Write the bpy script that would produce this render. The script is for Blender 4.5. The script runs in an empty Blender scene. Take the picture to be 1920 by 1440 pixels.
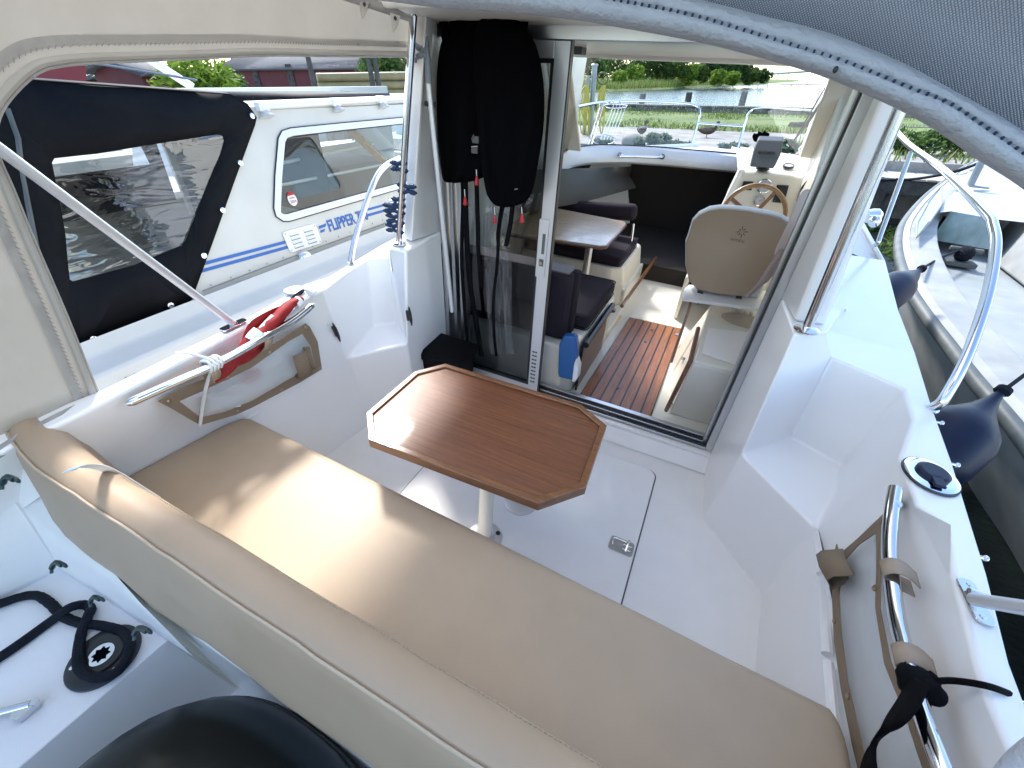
import bpy, bmesh, math, random
from mathutils import Vector as V, Matrix, noise
random.seed(7)
sc = bpy.context.scene
R_ = math.radians
# ---------------------------------------------------------------- camera
# "boat frame": X starboard, Y towards the bow, Z up from the cockpit floor.  The boats lie heeled ~2.5 degrees
# in the level world; everything afloat is built in the boat frame and turned by TILT at the end.
CX, CY, EYE = 960., 720., 1.65
VF, VV = (1430., 155.), (905., 1780.)
FL = math.sqrt(-((VF[0]-CX)*(VV[0]-CX)+(VF[1]-CY)*(VV[1]-CY)))
def cray(p): return V((p[0]-CX, -(p[1]-CY), -FL))
def frame(f, up):
    f = f.normalized(); u = (up-f*up.dot(f)).normalized(); r = f.cross(u)
    return Matrix((r, f, u))
MB = frame(cray(VF), -cray(VV))
upw = V((0, FL, 570.)).normalized()
MW = frame(cray(VF)-upw*cray(VF).dot(upw), upw)
PIV = V((0, 0, EYE))
TR = (MW@MB.transposed()).to_4x4()
TILT = Matrix.Translation(PIV)@TR@Matrix.Translation(-PIV)
cam_d = bpy.data.cameras.new("camera"); cam = bpy.data.objects.new("camera", cam_d)
sc.collection.objects.link(cam); sc.camera = cam
cam.matrix_world = Matrix.Translation(PIV)@MW.to_4x4()
cam_d.sensor_width = 36.; cam_d.lens = FL/1920*36; cam_d.clip_start = .02; cam_d.clip_end = 9000
# ---------------------------------------------------------------- light
SUN_EL, SUN_AZ = 46.5, -44.      # degrees; azimuth from +Y towards +X
w = bpy.data.worlds.new("World"); sc.world = w; w.use_nodes = True
nt = w.node_tree; bg = nt.nodes['Background']
sky = nt.nodes.new('ShaderNodeTexSky'); sky.sky_type = 'NISHITA'; sky.sun_disc = False
sky.sun_elevation = R_(SUN_EL); sky.sun_rotation = R_(SUN_AZ); sky.dust_density = .7; sky.air_density = 1.0
nt.links.new(sky.outputs[0], bg.inputs[0]); bg.inputs[1].default_value = .15
sl = bpy.data.lights.new("sun", 'SUN'); sl.energy = 2.0; sl.angle = R_(8.5); sl.color = (1, .96, .90)
so = bpy.data.objects.new("sun", sl); sc.collection.objects.link(so)
sd = V((math.sin(R_(SUN_AZ))*math.cos(R_(SUN_EL)), math.cos(R_(SUN_AZ))*math.cos(R_(SUN_EL)), math.sin(R_(SUN_EL))))
so.rotation_mode = 'QUATERNION'; so.rotation_quaternion = sd.to_track_quat('Z', 'Y')
so.location = sd*30
sc.view_settings.view_transform = 'Standard'; sc.view_settings.look = 'None'
sc.view_settings.exposure = 1.88; sc.view_settings.gamma = 1
sc.cycles.max_bounces = 10; sc.cycles.transparent_max_bounces = 16; sc.cycles.caustics_reflective = False
sc.cycles.use_denoising = True
# ---------------------------------------------------------------- pixel -> point on a known plane
def _d(px, py, M=MB): return M@cray((px, py))
def Z(px, py, z): v = _d(px, py); return PIV+v*((z-EYE)/v.z)
def Y(px, py, y): v = _d(px, py); return PIV+v*(y/v.y)
def X(px, py, x): v = _d(px, py); return PIV+v*(x/v.x)
def PL(px, py, p, n): v = _d(px, py); return PIV+v*((p-PIV).dot(n)/v.dot(n))
def WZ(px, py, z): v = _d(px, py, MW); return PIV+v*((z-EYE)/v.z)
def WD(px, py, dist): v = _d(px, py, MW); return PIV+v*(dist/math.hypot(v.x, v.y))
# ---------------------------------------------------------------- mesh building
def cat(pts, k=6, closed=False):
    pts = [V(p) for p in pts]; n = len(pts); out = []
    for i in range(n if closed else n-1):
        if closed: a, b, c, d = pts[(i-1) % n], pts[i], pts[(i+1) % n], pts[(i+2) % n]
        else: a, b, c, d = pts[max(i-1, 0)], pts[i], pts[i+1], pts[min(i+2, n-1)]
        for j in range(k):
            t = j/k
            out.append(.5*((2*b)+(c-a)*t+(2*a-5*b+4*c-d)*t*t+(3*b-a-3*c+d)*t**3))
    if not closed: out.append(pts[-1])
    return out
def rrect(a, b, r, k=4, c=(0, 0)):
    out = []
    for (sx, sy, a0) in ((1, 1, 0), (-1, 1, 90), (-1, -1, 180), (1, -1, 270)):
        for j in range(k+1):
            t = R_(a0+90*j/k); out.append((c[0]+sx*(a-r)+r*math.cos(t), c[1]+sy*(b-r)+r*math.sin(t)))
    return out
def lerp(a, b, t): return V(a)*(1-t)+V(b)*t
class G:
    def __init__(s): s.bm = bmesh.new()
    def poly(s, pts): 
        vs = [s.bm.verts.new(V(p)) for p in pts]
        return s.bm.faces.new(vs)
    def grid(s, rows, cu=False, cv=False):
        g = [[s.bm.verts.new(V(p)) for p in r] for r in rows]; n = len(g); m = len(g[0])
        for i in range(n if cu else n-1):
            for j in range(m if cv else m-1):
                try: s.bm.faces.new((g[i][j], g[i][(j+1) % m], g[(i+1) % n][(j+1) % m], g[(i+1) % n][j]))
                except ValueError: pass
        return g
    def box(s, c, d, M=None):
        c = V(c); h = V(d)*.5; M = M or Matrix.Identity(3)
        vs = [s.bm.verts.new(c+M@V((sx*h.x, sy*h.y, sz*h.z))) for sx in (-1, 1) for sy in (-1, 1) for sz in (-1, 1)]
        for f in ((0, 1, 3, 2), (4, 6, 7, 5), (0, 4, 5, 1), (2, 3, 7, 6), (0, 2, 6, 4), (1, 5, 7, 3)): s.bm.faces.new([vs[i] for i in f])
        return s
    def bb(s, x0, x1, y0, y1, z0, z1): return s.box(((x0+x1)/2, (y0+y1)/2, (z0+z1)/2), (x1-x0, y1-y0, z1-z0))
    def prism(s, pts, vec):
        pts = [V(p) for p in pts]; vec = V(vec)
        a = [s.bm.verts.new(p) for p in pts]; b = [s.bm.verts.new(p+vec) for p in pts]
        s.bm.faces.new(a); s.bm.faces.new(b[::-1]); n = len(a)
        for i in range(n): s.bm.faces.new((a[i], b[i], b[(i+1) % n], a[(i+1) % n]))
        return s
    def loft(s, A, B):
        a = [s.bm.verts.new(V(p)) for p in A]; b = [s.bm.verts.new(V(p)) for p in B]
        s.bm.faces.new(a); s.bm.faces.new(b[::-1]); n = len(a)
        for i in range(n): s.bm.faces.new((a[i], b[i], b[(i+1) % n], a[(i+1) % n]))
        return s
    def tube(s, pts, r, n=10, closed=False, cap=True, flat=1.):
        pts = [V(p) for p in pts]; N = len(pts)
        rs = r if isinstance(r, (list, tuple)) else [r]*N
        T = []
        for i in range(N):
            a = pts[(i-1) % N] if closed else pts[max(i-1, 0)]; b = pts[(i+1) % N] if closed else pts[min(i+1, N-1)]
            T.append((b-a).normalized())
        u = T[0].orthogonal().normalized() if abs(T[0].z) > .9 else T[0].cross(V((0, 0, 1))).normalized(); rows = []
        for i in range(N):
            u = (u-T[i]*u.dot(T[i])).normalized(); v = T[i].cross(u)
            rows.append([pts[i]+(u*math.cos(2*math.pi*j/n)+v*math.sin(2*math.pi*j/n)*flat)*rs[i] for j in range(n)])
        g = s.grid(rows, cu=closed, cv=True)
        if cap and not closed:
            s.bm.faces.new(g[0]); s.bm.faces.new(g[-1][::-1])
        return s
    def lathe(s, prof, base, axis=(0, 0, 1), n=20):
        ax = V(axis).normalized(); u = ax.orthogonal().normalized(); v = ax.cross(u); base = V(base)
        rows = [[base+ax*h+(u*math.cos(2*math.pi*j/n)+v*math.sin(2*math.pi*j/n))*max(r, 1e-4) for j in range(n)] for r, h in prof]
        g = s.grid(rows, cv=True)
        s.bm.faces.new(g[0]); s.bm.faces.new(g[-1][::-1]); return s
    def disc(s, c, r, h, axis=(0, 0, 1), n=24): return s.lathe([(r, 0), (r, h)], c, axis, n)
    def ell(s, c, rad, M=None, n=12):
        M = M or Matrix.Identity(3); c = V(c); rows = []
        for i in range(n+1):
            t = math.pi*i/n
            rows.append([c+M@V((rad[0]*max(math.sin(t), .001)*math.cos(2*math.pi*j/(2*n)), rad[1]*max(math.sin(t), .001)*math.sin(2*math.pi*j/(2*n)), rad[2]*math.cos(t))) for j in range(2*n)])
        s.grid(rows, cv=True); return s
    def holed(s, outer, holes, vec=None):
        es = []
        for loop in [outer]+holes:
            vs = [s.bm.verts.new(V(p)) for p in loop]
            es += [s.bm.edges.new((vs[i], vs[(i+1) % len(vs)])) for i in range(len(vs))]
        r = bmesh.ops.triangle_fill(s.bm, edges=es, use_beauty=True)
        if vec is not None:
            fs = [f for f in r['geom'] if isinstance(f, bmesh.types.BMFace)]
            e = bmesh.ops.extrude_face_region(s.bm, geom=fs)
            bmesh.ops.translate(s.bm, verts=[v for v in e['geom'] if isinstance(v, bmesh.types.BMVert)], vec=V(vec))
        return s
ORG = {}
WORLD = set()
def coll(o): sc.collection.objects.link(o)
def props(o, label=None, cat=None, group=None, kind=None):
    for k, v in (('label', label), ('category', cat), ('group', group), ('kind', kind)):
        if v: o[k] = v
    return o
def thing(name, loc, label, cat, group=None, world=False):
    o = bpy.data.objects.new(name, None); coll(o); o.location = loc; ORG[o] = V(loc); o.empty_display_size = .05
    if world: WORLD.add(o)
    return props(o, label, cat, group)
def obj(name, g, mats, parent=None, smooth=True, bevel=0, seg=2, sub=0, solid=0, off=0, ang=38, label=None, cat=None, group=None, kind=None, world=False, clean=True):
    bm = g.bm
    if clean:
        bmesh.ops.remove_doubles(bm, verts=bm.verts, dist=1e-5)
        bmesh.ops.recalc_face_normals(bm, faces=bm.faces)
    if parent is not None: org = ORG[parent]
    else:
        xs = [v.co for v in bm.verts]
        org = V(((min(c.x for c in xs)+max(c.x for c in xs))/2, (min(c.y for c in xs)+max(c.y for c in xs))/2, min(c.z for c in xs)))
    bmesh.ops.translate(bm, verts=bm.verts, vec=-org)
    me = bpy.data.meshes.new(name); bm.to_mesh(me); bm.free()
    for m in (mats if isinstance(mats, (list, tuple)) else [mats]): me.materials.append(m)
    o = bpy.data.objects.new(name, me); coll(o); ORG[o] = org
    if parent is not None: o.parent = parent
    else: o.location = org
    if world: WORLD.add(o)
    if smooth:
        me.polygons.foreach_set('use_smooth', [True]*len(me.polygons)); me.set_sharp_from_angle(angle=R_(ang))
    if solid:
        md = o.modifiers.new('solid', 'SOLIDIFY'); md.thickness = solid; md.offset = off
    if bevel:
        md = o.modifiers.new('bevel', 'BEVEL'); md.width = bevel; md.segments = seg; md.limit_method = 'ANGLE'; md.angle_limit = R_(25); md.harden_normals = True
        me.polygons.foreach_set('use_smooth', [True]*len(me.polygons))
    if sub:
        md = o.modifiers.new('sub', 'SUBSURF'); md.levels = sub; md.render_levels = sub
    return props(o, label, cat, group, kind)
def part(name, g, m, parent, **k): # child whose origin sits at its parent's origin
    return obj(name, g, m, parent, **k)
def parts(name, gs, m, parent, **k): return [obj(name, g, m, parent, **k) for g in gs]
def text(name, s, size, M, mat, parent, depth=.001, bold=0, shear=0, sx=1., font=None):
    c = bpy.data.curves.new(name, 'FONT'); c.body = s; c.size = size; c.extrude = depth; c.align_x = 'CENTER'; c.align_y = 'CENTER'
    c.offset = bold; c.shear = shear; c.resolution_u = 3
    t = bpy.data.objects.new(name, c); coll(t)
    dg = bpy.context.evaluated_depsgraph_get()
    me = bpy.data.meshes.new_from_object(t.evaluated_get(dg)); bpy.data.objects.remove(t)
    me.transform(Matrix.Diagonal((sx, 1, 1, 1))); me.transform(M); me.transform(Matrix.Translation(-ORG[parent]))
    me.materials.clear(); me.materials.append(mat)
    o = bpy.data.objects.new(name, me); coll(o); o.parent = parent; ORG[o] = ORG[parent]
    return o
def basis(o, x, y):
    x = V(x).normalized(); y = (V(y)-x*V(y).dot(x)).normalized(); z = x.cross(y)
    M = Matrix((x, y, z)).transposed().to_4x4(); M.translation = V(o); return M
# ---------------------------------------------------------------- materials
def mat(name, col, rough=.5, metal=0, bump=None, var=None, coat=0, spec=.5, trans=0, sheen=0, aniso=None, coord='Object'):
    m = bpy.data.materials.new(name); m.use_nodes = True; t = m.node_tree; b = t.nodes['Principled BSDF']
    b.inputs['Base Color'].default_value = (*col, 1); b.inputs['Roughness'].default_value = rough
    b.inputs['Metallic'].default_value = metal; b.inputs['Coat Weight'].default_value = coat; b.inputs['Coat Roughness'].default_value = .08
    b.inputs['Specular IOR Level'].default_value = spec; b.inputs['Sheen Weight'].default_value = sheen
    tc = t.nodes.new('ShaderNodeTexCoord')
    mp = t.nodes.new('ShaderNodeMapping'); t.links.new(tc.outputs[coord], mp.inputs[0])
    if aniso: mp.inputs['Scale'].default_value = aniso
    if var:
        n = t.nodes.new('ShaderNodeTexNoise'); n.inputs['Scale'].default_value = var[0]; n.inputs['Detail'].default_value = 6
        t.links.new(mp.outputs[0], n.inputs['Vector'])
        r = t.nodes.new('ShaderNodeMapRange'); r.inputs[1].default_value = .3; r.inputs[2].default_value = .7
        t.links.new(n.outputs['Fac'], r.inputs[0])
        mx = t.nodes.new('ShaderNodeMix'); mx.data_type = 'RGBA'
        c2 = var[1] if isinstance(var[1], tuple) else tuple(c*(1-var[1]) for c in col)
        mx.inputs[6].default_value = (*col, 1); mx.inputs[7].default_value = (*c2, 1)
        t.links.new(r.outputs[0], mx.inputs[0]); t.links.new(mx.outputs[2], b.inputs['Base Color'])
    if bump:
        n = t.nodes.new('ShaderNodeTexNoise'); n.inputs['Scale'].default_value = bump[0]; n.inputs['Detail'].default_value = bump[2] if len(bump) > 2 else 3
        t.links.new(mp.outputs[0], n.inputs['Vector'])
        bp = t.nodes.new('ShaderNodeBump'); bp.inputs['Strength'].default_value = bump[1]; bp.inputs['Distance'].default_value = bump[3] if len(bump) > 3 else .002
        t.links.new(n.outputs['Fac'], bp.inputs['Height']); t.links.new(bp.outputs[0], b.inputs['Normal'])
    if trans:
        tr = t.nodes.new('ShaderNodeBsdfTranslucent'); tr.inputs[0].default_value = (*col, 1)
        ms = t.nodes.new('ShaderNodeMixShader'); ms.inputs[0].default_value = trans
        out = t.nodes['Material Output']
        t.links.new(b.outputs[0], ms.inputs[1]); t.links.new(tr.outputs[0], ms.inputs[2]); t.links.new(ms.outputs[0], out.inputs[0])
    return m
def N(m, kind, **k):
    n = m.node_tree.nodes.new(kind)
    for a, v in k.items(): setattr(n, a, v)
    return n
def glass(name, tint=(.95, .97, .97), refl=1., rough=.0, milky=0., bump=None, ior=1.45):
    m = bpy.data.materials.new(name); m.use_nodes = True; t = m.node_tree; t.nodes.remove(t.nodes['Principled BSDF'])
    tr = N(m, 'ShaderNodeBsdfTransparent'); tr.inputs[0].default_value = (*tint, 1)
    gl = N(m, 'ShaderNodeBsdfGlossy'); gl.inputs['Roughness'].default_value = rough
    # symmetric Schlick reflectance, the same for both sides of a thin pane
    f0 = ((ior-1)/(ior+1))**2*1.6
    lw = N(m, 'ShaderNodeLayerWeight'); lw.inputs[0].default_value = .5
    pw = N(m, 'ShaderNodeMath', operation='POWER'); pw.inputs[1].default_value = 5; t.links.new(lw.outputs['Facing'], pw.inputs[0])
    fr = N(m, 'ShaderNodeMath', operation='MULTIPLY_ADD'); fr.inputs[1].default_value = 1-f0; fr.inputs[2].default_value = f0; t.links.new(pw.outputs[0], fr.inputs[0])
    mx = N(m, 'ShaderNodeMixShader'); t.links.new(fr.outputs[0], mx.inputs[0]); t.links.new(tr.outputs[0], mx.inputs[1]); t.links.new(gl.outputs[0], mx.inputs[2])
    last = mx
    if milky:
        df = N(m, 'ShaderNodeBsdfDiffuse'); df.inputs[0].default_value = (.85, .86, .85, 1)
        m2 = N(m, 'ShaderNodeMixShader'); m2.inputs[0].default_value = milky
        t.links.new(mx.outputs[0], m2.inputs[1]); t.links.new(df.outputs[0], m2.inputs[2]); last = m2
    if bump:
        tc = N(m, 'ShaderNodeTexCoord'); n = N(m, 'ShaderNodeTexNoise'); n.inputs['Scale'].default_value = bump[0]; n.inputs['Distortion'].default_value = 1.5
        bp = N(m, 'ShaderNodeBump'); bp.inputs['Strength'].default_value = bump[1]; bp.inputs['Distance'].default_value = .02
        mpn = N(m, 'ShaderNodeMapping'); mpn.inputs['Scale'].default_value = (1, .45, 2.2); t.links.new(tc.outputs['Object'], mpn.inputs[0]); t.links.new(mpn.outputs[0], n.inputs['Vector']); t.links.new(n.outputs['Fac'], bp.inputs['Height'])
        t.links.new(bp.outputs[0], gl.inputs['Normal'])
    t.links.new(last.outputs[0], t.nodes['Material Output'].inputs[0])
    return m
GEL = mat('gelcoat_white', (.90, .88, .86), .28, var=(3, (.87, .85, .825)), bump=(25, .05), coat=.3)
GELN = mat('gelcoat_nonskid', (.88, .86, .84), .5, var=(7, (.84, .82, .80)), bump=(420, .35, 2, .001))
CREAM = mat('gelcoat_cream', (.80, .77, .68), .35, var=(3, (.76, .72, .62)), coat=.2)
NBW = mat('neighbour_gelcoat', (.64, .635, .58), .42, var=(4, (.58, .575, .52)), bump=(12, .06))
OLDW = mat('old_white_paint', (.38, .39, .385), .55, var=(5, (.27, .28, .27)), bump=(30, .3))
OLDG = mat('old_grey_deck_paint', (.30, .33, .35), .6, var=(4, (.22, .25, .25)), bump=(20, .3))
VINYL = mat('beige_vinyl', (.44, .34, .24), .52, var=(9, (.415, .32, .225)), bump=(260, .18, 3, .001), spec=.4)
VINYLB = mat('beige_vinyl_back', (.42, .315, .22), .5, var=(6, (.39, .29, .20)), bump=(240, .18, 3, .001), spec=.35)
PIPE = mat('beige_piping', (.48, .39, .29), .5)
STEEL = mat('stainless_steel', (.72, .73, .75), .08, metal=1, var=(4, .08))
ALU = mat('aluminium', (.56, .57, .59), .32, metal=1, bump=(60, .05))
ALUW = mat('satin_aluminium', (.66, .67, .69), .38, metal=.6)
BLKP = mat('black_plastic', (.018, .02, .022), .35)
RUB = mat('grey_rubber', (.07, .08, .08), .5, var=(10, (.12, .13, .12)), bump=(50, .3))
BLKF = mat('black_fabric', (.0022, .0022, .003), .95, bump=(300, .4, 3, .001), spec=.04)
WEB = mat('black_webbing', (.004, .004, .005), .85, bump=(500, .4, 2, .001), spec=.1)
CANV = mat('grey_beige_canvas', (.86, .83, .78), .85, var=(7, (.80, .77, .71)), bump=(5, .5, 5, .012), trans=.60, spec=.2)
CANVR = mat('brightened_roof_canvas', (.93, .90, .85), .85, bump=(5, .5, 5, .012), trans=.80, spec=.2)  # paler and more translucent than the side canvas, to brighten the cockpit
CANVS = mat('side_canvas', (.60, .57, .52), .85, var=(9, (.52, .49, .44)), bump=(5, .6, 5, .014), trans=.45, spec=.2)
CANVT = mat('canvas_seam_tape', (.42, .40, .37), .85, bump=(200, .3), trans=.15, var=(30, (.34, .32, .30)))
BLKC = mat('black_canopy_cloth', (.004, .0045, .006), .65, var=(5, (.007, .0075, .009)), bump=(5, .5, 4, .012), spec=.12)
NAVY = mat('navy_vinyl', (.003, .006, .022), .42, var=(6, (.005, .009, .03)), spec=.3)
BLUEC = mat('blue_peg_plastic', (.004, .022, .07), .35, spec=.3)
FILLG = mat('dull_filler_metal', (.30, .31, .33), .45, metal=.3)
RED = mat('red_flag_cloth', (.30, .010, .012), .7, bump=(150, .3), trans=.1, var=(9, (.30, .008, .010)))
REDP = mat('red_plastic', (.42, .006, .012), .35)
WHC = mat('white_cloth', (.80, .80, .80), .8, bump=(120, .3))
ROPEW = mat('white_rope', (.74, .74, .72), .8, bump=(220, .8, 2, .003))
ROPEB = mat('black_rope', (.010, .012, .018), .85, bump=(260, .9, 2, .004), spec=.2)
WHP = mat('white_plastic', (.82, .82, .82), .35)
TAUPE = mat('taupe_canvas', (.25, .18, .115), .75, bump=(280, .35), var=(8, (.21, .15, .095)))
TAUPEL = mat('taupe_loop', (.36, .27, .19), .75, bump=(280, .3))
PURP = mat('dark_plum_upholstery', (.030, .022, .030), .9, bump=(300, .35), var=(8, (.024, .018, .024)), spec=.2)
PURPL = mat('plum_upholstery_pale', (.10, .075, .083), .85, bump=(300, .35), sheen=.3)
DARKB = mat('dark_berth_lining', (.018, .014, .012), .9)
BRWN = mat('brown_panel', (.22, .165, .13), .4)
SEATF = mat('seat_shell_beige', (.40, .29, .195), .5, bump=(300, .1), var=(5, (.37, .265, .175)))
SEATW = mat('seat_pad_white', (.72, .72, .70), .5)
PINKC = mat('pale_cloth', (.62, .50, .46), .85, bump=(60, .3))
NAVYP = mat('blue_bottle_plastic', (.012, .10, .30), .3)
GREYP = mat('grey_plastic', (.075, .085, .095), .5, bump=(300, .1))
MILKY = mat('milky_fender', (.78, .82, .84), .4, trans=.3)
CHROME = mat('chrome', (.85, .87, .9), .03, metal=1)
STRIPE = mat('blue_stripe', (.025, .13, .42), .4)
GLASS = glass('clear_glass'); GLASSD = glass('tinted_door_glass', (.60, .62, .63)); GLASSN = glass('cabin_window_glass', (.72, .78, .76), ior=1.7)
SHELF_SHADE = mat('shaded_cream_shelf', (.10, .095, .08), .8)  # cream shelf coloured dark for the shade under the fore deck
FRAMEW = mat('white_window_frame', (.74, .76, .80), .35)
CLEARV = glass('clear_vinyl_window', (.60, .60, .58), ior=2.0, rough=.03, bump=(6, .28), milky=.012)
CLEARP = glass('pocket_clear_vinyl', (.80, .82, .83), ior=1.5, rough=.2, bump=(9, .5), milky=.3)
# teak with grain along X
def wood(name, c1, c2, c3, sc_=(1.5, 22, 22), rough=.3, coat=.5, planks=None):
    m = mat(name, c1, rough, coat=coat); t = m.node_tree; b = t.nodes['Principled BSDF']
    tc = N(m, 'ShaderNodeTexCoord'); mp = N(m, 'ShaderNodeMapping'); mp.inputs['Scale'].default_value = sc_
    n = N(m, 'ShaderNodeTexNoise'); n.inputs['Scale'].default_value = 3.2; n.inputs['Detail'].default_value = 9; n.inputs['Roughness'].default_value = .68; n.inputs['Distortion'].default_value = .35
    cr = N(m, 'ShaderNodeValToRGB'); e = cr.color_ramp.elements
    e[0].position = .30; e[0].color = (*c3, 1); e[1].position = .68; e[1].color = (*c2, 1); q = e.new(.5); q.color = (*c1, 1)
    t.links.new(tc.outputs['Object'], mp.inputs[0]); t.links.new(mp.outputs[0], n.inputs[0]); t.links.new(n.outputs['Fac'], cr.inputs[0])
    n2 = N(m, 'ShaderNodeTexNoise'); n2.inputs['Scale'].default_value = 30; n2.inputs['Detail'].default_value = 4
    t.links.new(mp.outputs[0], n2.inputs[0])
    mx = N(m, 'ShaderNodeMix', data_type='RGBA', blend_type='MULTIPLY'); mx.inputs[0].default_value = .55
    r2 = N(m, 'ShaderNodeMapRange'); r2.inputs[1].default_value = .35; r2.inputs[2].default_value = .55; r2.inputs[3].default_value = .45
    t.links.new(n2.outputs['Fac'], r2.inputs[0]); t.links.new(cr.outputs[0], mx.inputs[6]); t.links.new(r2.outputs[0], mx.inputs[7])
    t.links.new(mx.outputs[2], b.inputs['Base Color'])
    bp = N(m, 'ShaderNodeBump'); bp.inputs['Strength'].default_value = .12; bp.inputs['Distance'].default_value = .001
    t.links.new(n2.outputs['Fac'], bp.inputs['Height']); t.links.new(bp.outputs[0], b.inputs['Normal'])
    return m
TEAK = wood('teak_table', (.185, .062, .022), (.25, .095, .037), (.11, .034, .012), sc_=(1.3, 48, 30), rough=.46, coat=.15)
TEAKE = wood('teak_edge', (.22, .09, .035), (.28, .12, .05), (.15, .055, .02), rough=.3)
TEAKF = wood('teak_floor', (.33, .115, .035), (.42, .165, .055), (.22, .065, .018), sc_=(22, 1.5, 22), rough=.45, coat=.2)
OAK = wood('pale_oak', (.50, .34, .20), (.56, .40, .25), (.42, .27, .15), sc_=(1.2, 14, 14), rough=.25)
OAKD = wood('mid_brown_wood', (.19, .09, .045), (.24, .12, .06), (.13, .06, .03), rough=.35)
WHEEL = wood('wheel_wood', (.30, .16, .06), (.36, .20, .08), (.22, .11, .04), sc_=(8, 8, 8), rough=.3)
# ================================================================ OWN BOAT
boat = thing('motorboat', (-.4, 3., -.35), 'white cabin motorboat seen from its own stern, beige bench and teak table in its cockpit', 'motorboat')
# ---- right (starboard) side levels
SC = .35
f1, f2, f3, f4 = V((.53, .30, 0)), V((.597, 1.244, 0)), V((.345, 1.507, 0)), V((.345, 1.86, 0))
s1 = V((.66, .12, .45)); s2 = V((.600, 1.235, .45)); s3 = V((.357, 1.494, .45)); s4 = Z(1483, 820, .45); s5 = Z(1578, 873, .45); s6 = Z(1566, 925, .45)
E1 = V((.345, 1.56, .97)); L2 = Z(1552, 622, .97); J = V((.315, 1.86, .97)); JF = V((.315, 1.86, .0))
r7 = Z(1559, 669, .85); r6 = Z(1694, 728, .85); r5 = Z(1711, 785, .85); r4 = Z(1687, 856, .85)
r3 = Z(1717, 946, .85); r2 = Z(1771, 983, .85); r1 = Z(1787, 1075, .85); r0 = Z(1842, 1283, .85); ra = V((.65, .10, .86)); r3b = Z(1705, 905, .85)
# recess behind the grab rail (shallow hollow in the upper wall)
def sidewall(g, lo, hi): g.grid([lo, hi])
g = G()
g.poly([JF, f3, s3, E1, J]); g.poly([E1, s3, s4, r7, L2]); g.poly([s4, s5, r6, r7]); g.poly([s5, s6, r5, r6]); g.poly([s6, s2, r4, r5])
g.poly([s3, s2, s6, s5, s4]); g.poly([f3, f2, s2, s3]); g.poly([f2, f1, s1, s2])
# aft wall above .45, with an inner ledge at .72
m = [V((.615, 1.0, .73)), V((.63, .9, .74)), V((.615, .3, .74)), V((.60, .1, .74))]
g.poly([s2, V((.63, 1.03, .45)), r3, r3b, r4])
g.poly([V((.63, 1.03, .45)), s1, ra, r0, r1, r2, r3])
g.poly([E1, L2, V((.52, 1.86, .97)), J])
outR = [Z(1900, 1320, .85)+V((-.01, -.45, 0)), Z(1883, 1242, .85), Z(1842, 1075, .85), Z(1779, 867, .85), Z(1742, 762, .85), Z(1712, 662, .85), Z(1681, 581, .85), V((.90, 3.0, .88)), V((.88, 3.8, .93)), V((.70, 4.7, .98)), V((.35, 5.5, 1.03)), V((-.10, 5.95, 1.06))]
g.poly([ra, r0, r1, r2, r3, r3b, r4, r5, r6, r7, L2*1+V((0, 0, -.12)), V((.53, 1.95, .85))] + [outR[5], outR[4], outR[3], outR[2], outR[1], outR[0]])
g.poly([L2, L2+V((0, 0, -.12)), V((.53, 1.95, .85)), V((.52, 1.86, .97))])
part('starboard_cockpit_moulding', g, GEL, boat, bevel=.016, seg=4, label='white moulded side with a foot step in the starboard corner')
# ---- port side
F3 = V((-1.27, 1.47, 0)); F2 = Z(690, 796, 0); F1 = V((-1.55, .10, 0)); JFL = V((-1.285, 1.86, 0))
S3 = Z(763, 645, .5); S2 = Z(652, 671, .5); S4 = Z(745, 606, .5); S5 = Z(700, 612, .5); S1 = V((-1.575, .05, .5)); F3 = V((S3.x-.005, S3.y+.02, 0))
EL = Z(762, 470, .96); LL = Z(729, 467, .96); JL = V((-1.285, 1.86, .96))
R4 = Z(607, 542, .84); R4b = Z(632, 523, .84); R5 = Z(652, 508, .84); R6 = Z(687, 487, .84); R7 = Z(728, 484, .84); R3 = Z(462, 611, .86); RA = V((-1.50, -.60, .87)); R2 = Z(150, 776, .87)
g = G()
g.poly([JFL, F3, S3, EL, JL]); g.poly([EL, S3, S4, R7, LL]); g.poly([S4, S5, R6, R7]); g.poly([S5, S2, R4, R4b, R5, R6]); g.poly([S3, S2, S5, S4]); g.poly([F3, F2, S2, S3])
g.poly([F2, F1, S1, S2]); g.poly([S2, S1, V((-1.375, .05, .87)), R2, R3, R4]); g.poly([EL, LL, V((-1.53, 1.86, .96)), JL])
outL = [V((-1.60, -.65, .87)), Z(197, 732, .87), Z(441, 611, .86), Z(509, 573, .855), Z(575, 534, .845), Z(619, 520, .84), Z(714, 462, .84), V((-1.68, 2.4, .85)), V((-1.75, 3.2, .88)), V((-1.70, 4., .94)), V((-1.4, 4.9, .99)), V((-.95, 5.55, 1.03)), V((-.45, 5.97, 1.06))]  # aft port end carried back to keep low sun off the swim deck
g.poly([RA, V((-1.44, -.02, .87)), V((-1.375, .05, .87)), R2, R3, R4, R4b, R5, R6, R7, LL+V((0, 0, -.12)), V((-1.53, 1.9, .84)), outL[6], outL[5], outL[4], outL[3], outL[2], outL[1], outL[0]])
g.poly([LL, LL+V((0, 0, -.12)), V((-1.53, 1.9, .84)), V((-1.53, 1.86, .96))])
part('port_cockpit_moulding', g, GEL, boat, bevel=.014, seg=4, label='white moulded side with a foot step in the port corner')
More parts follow.
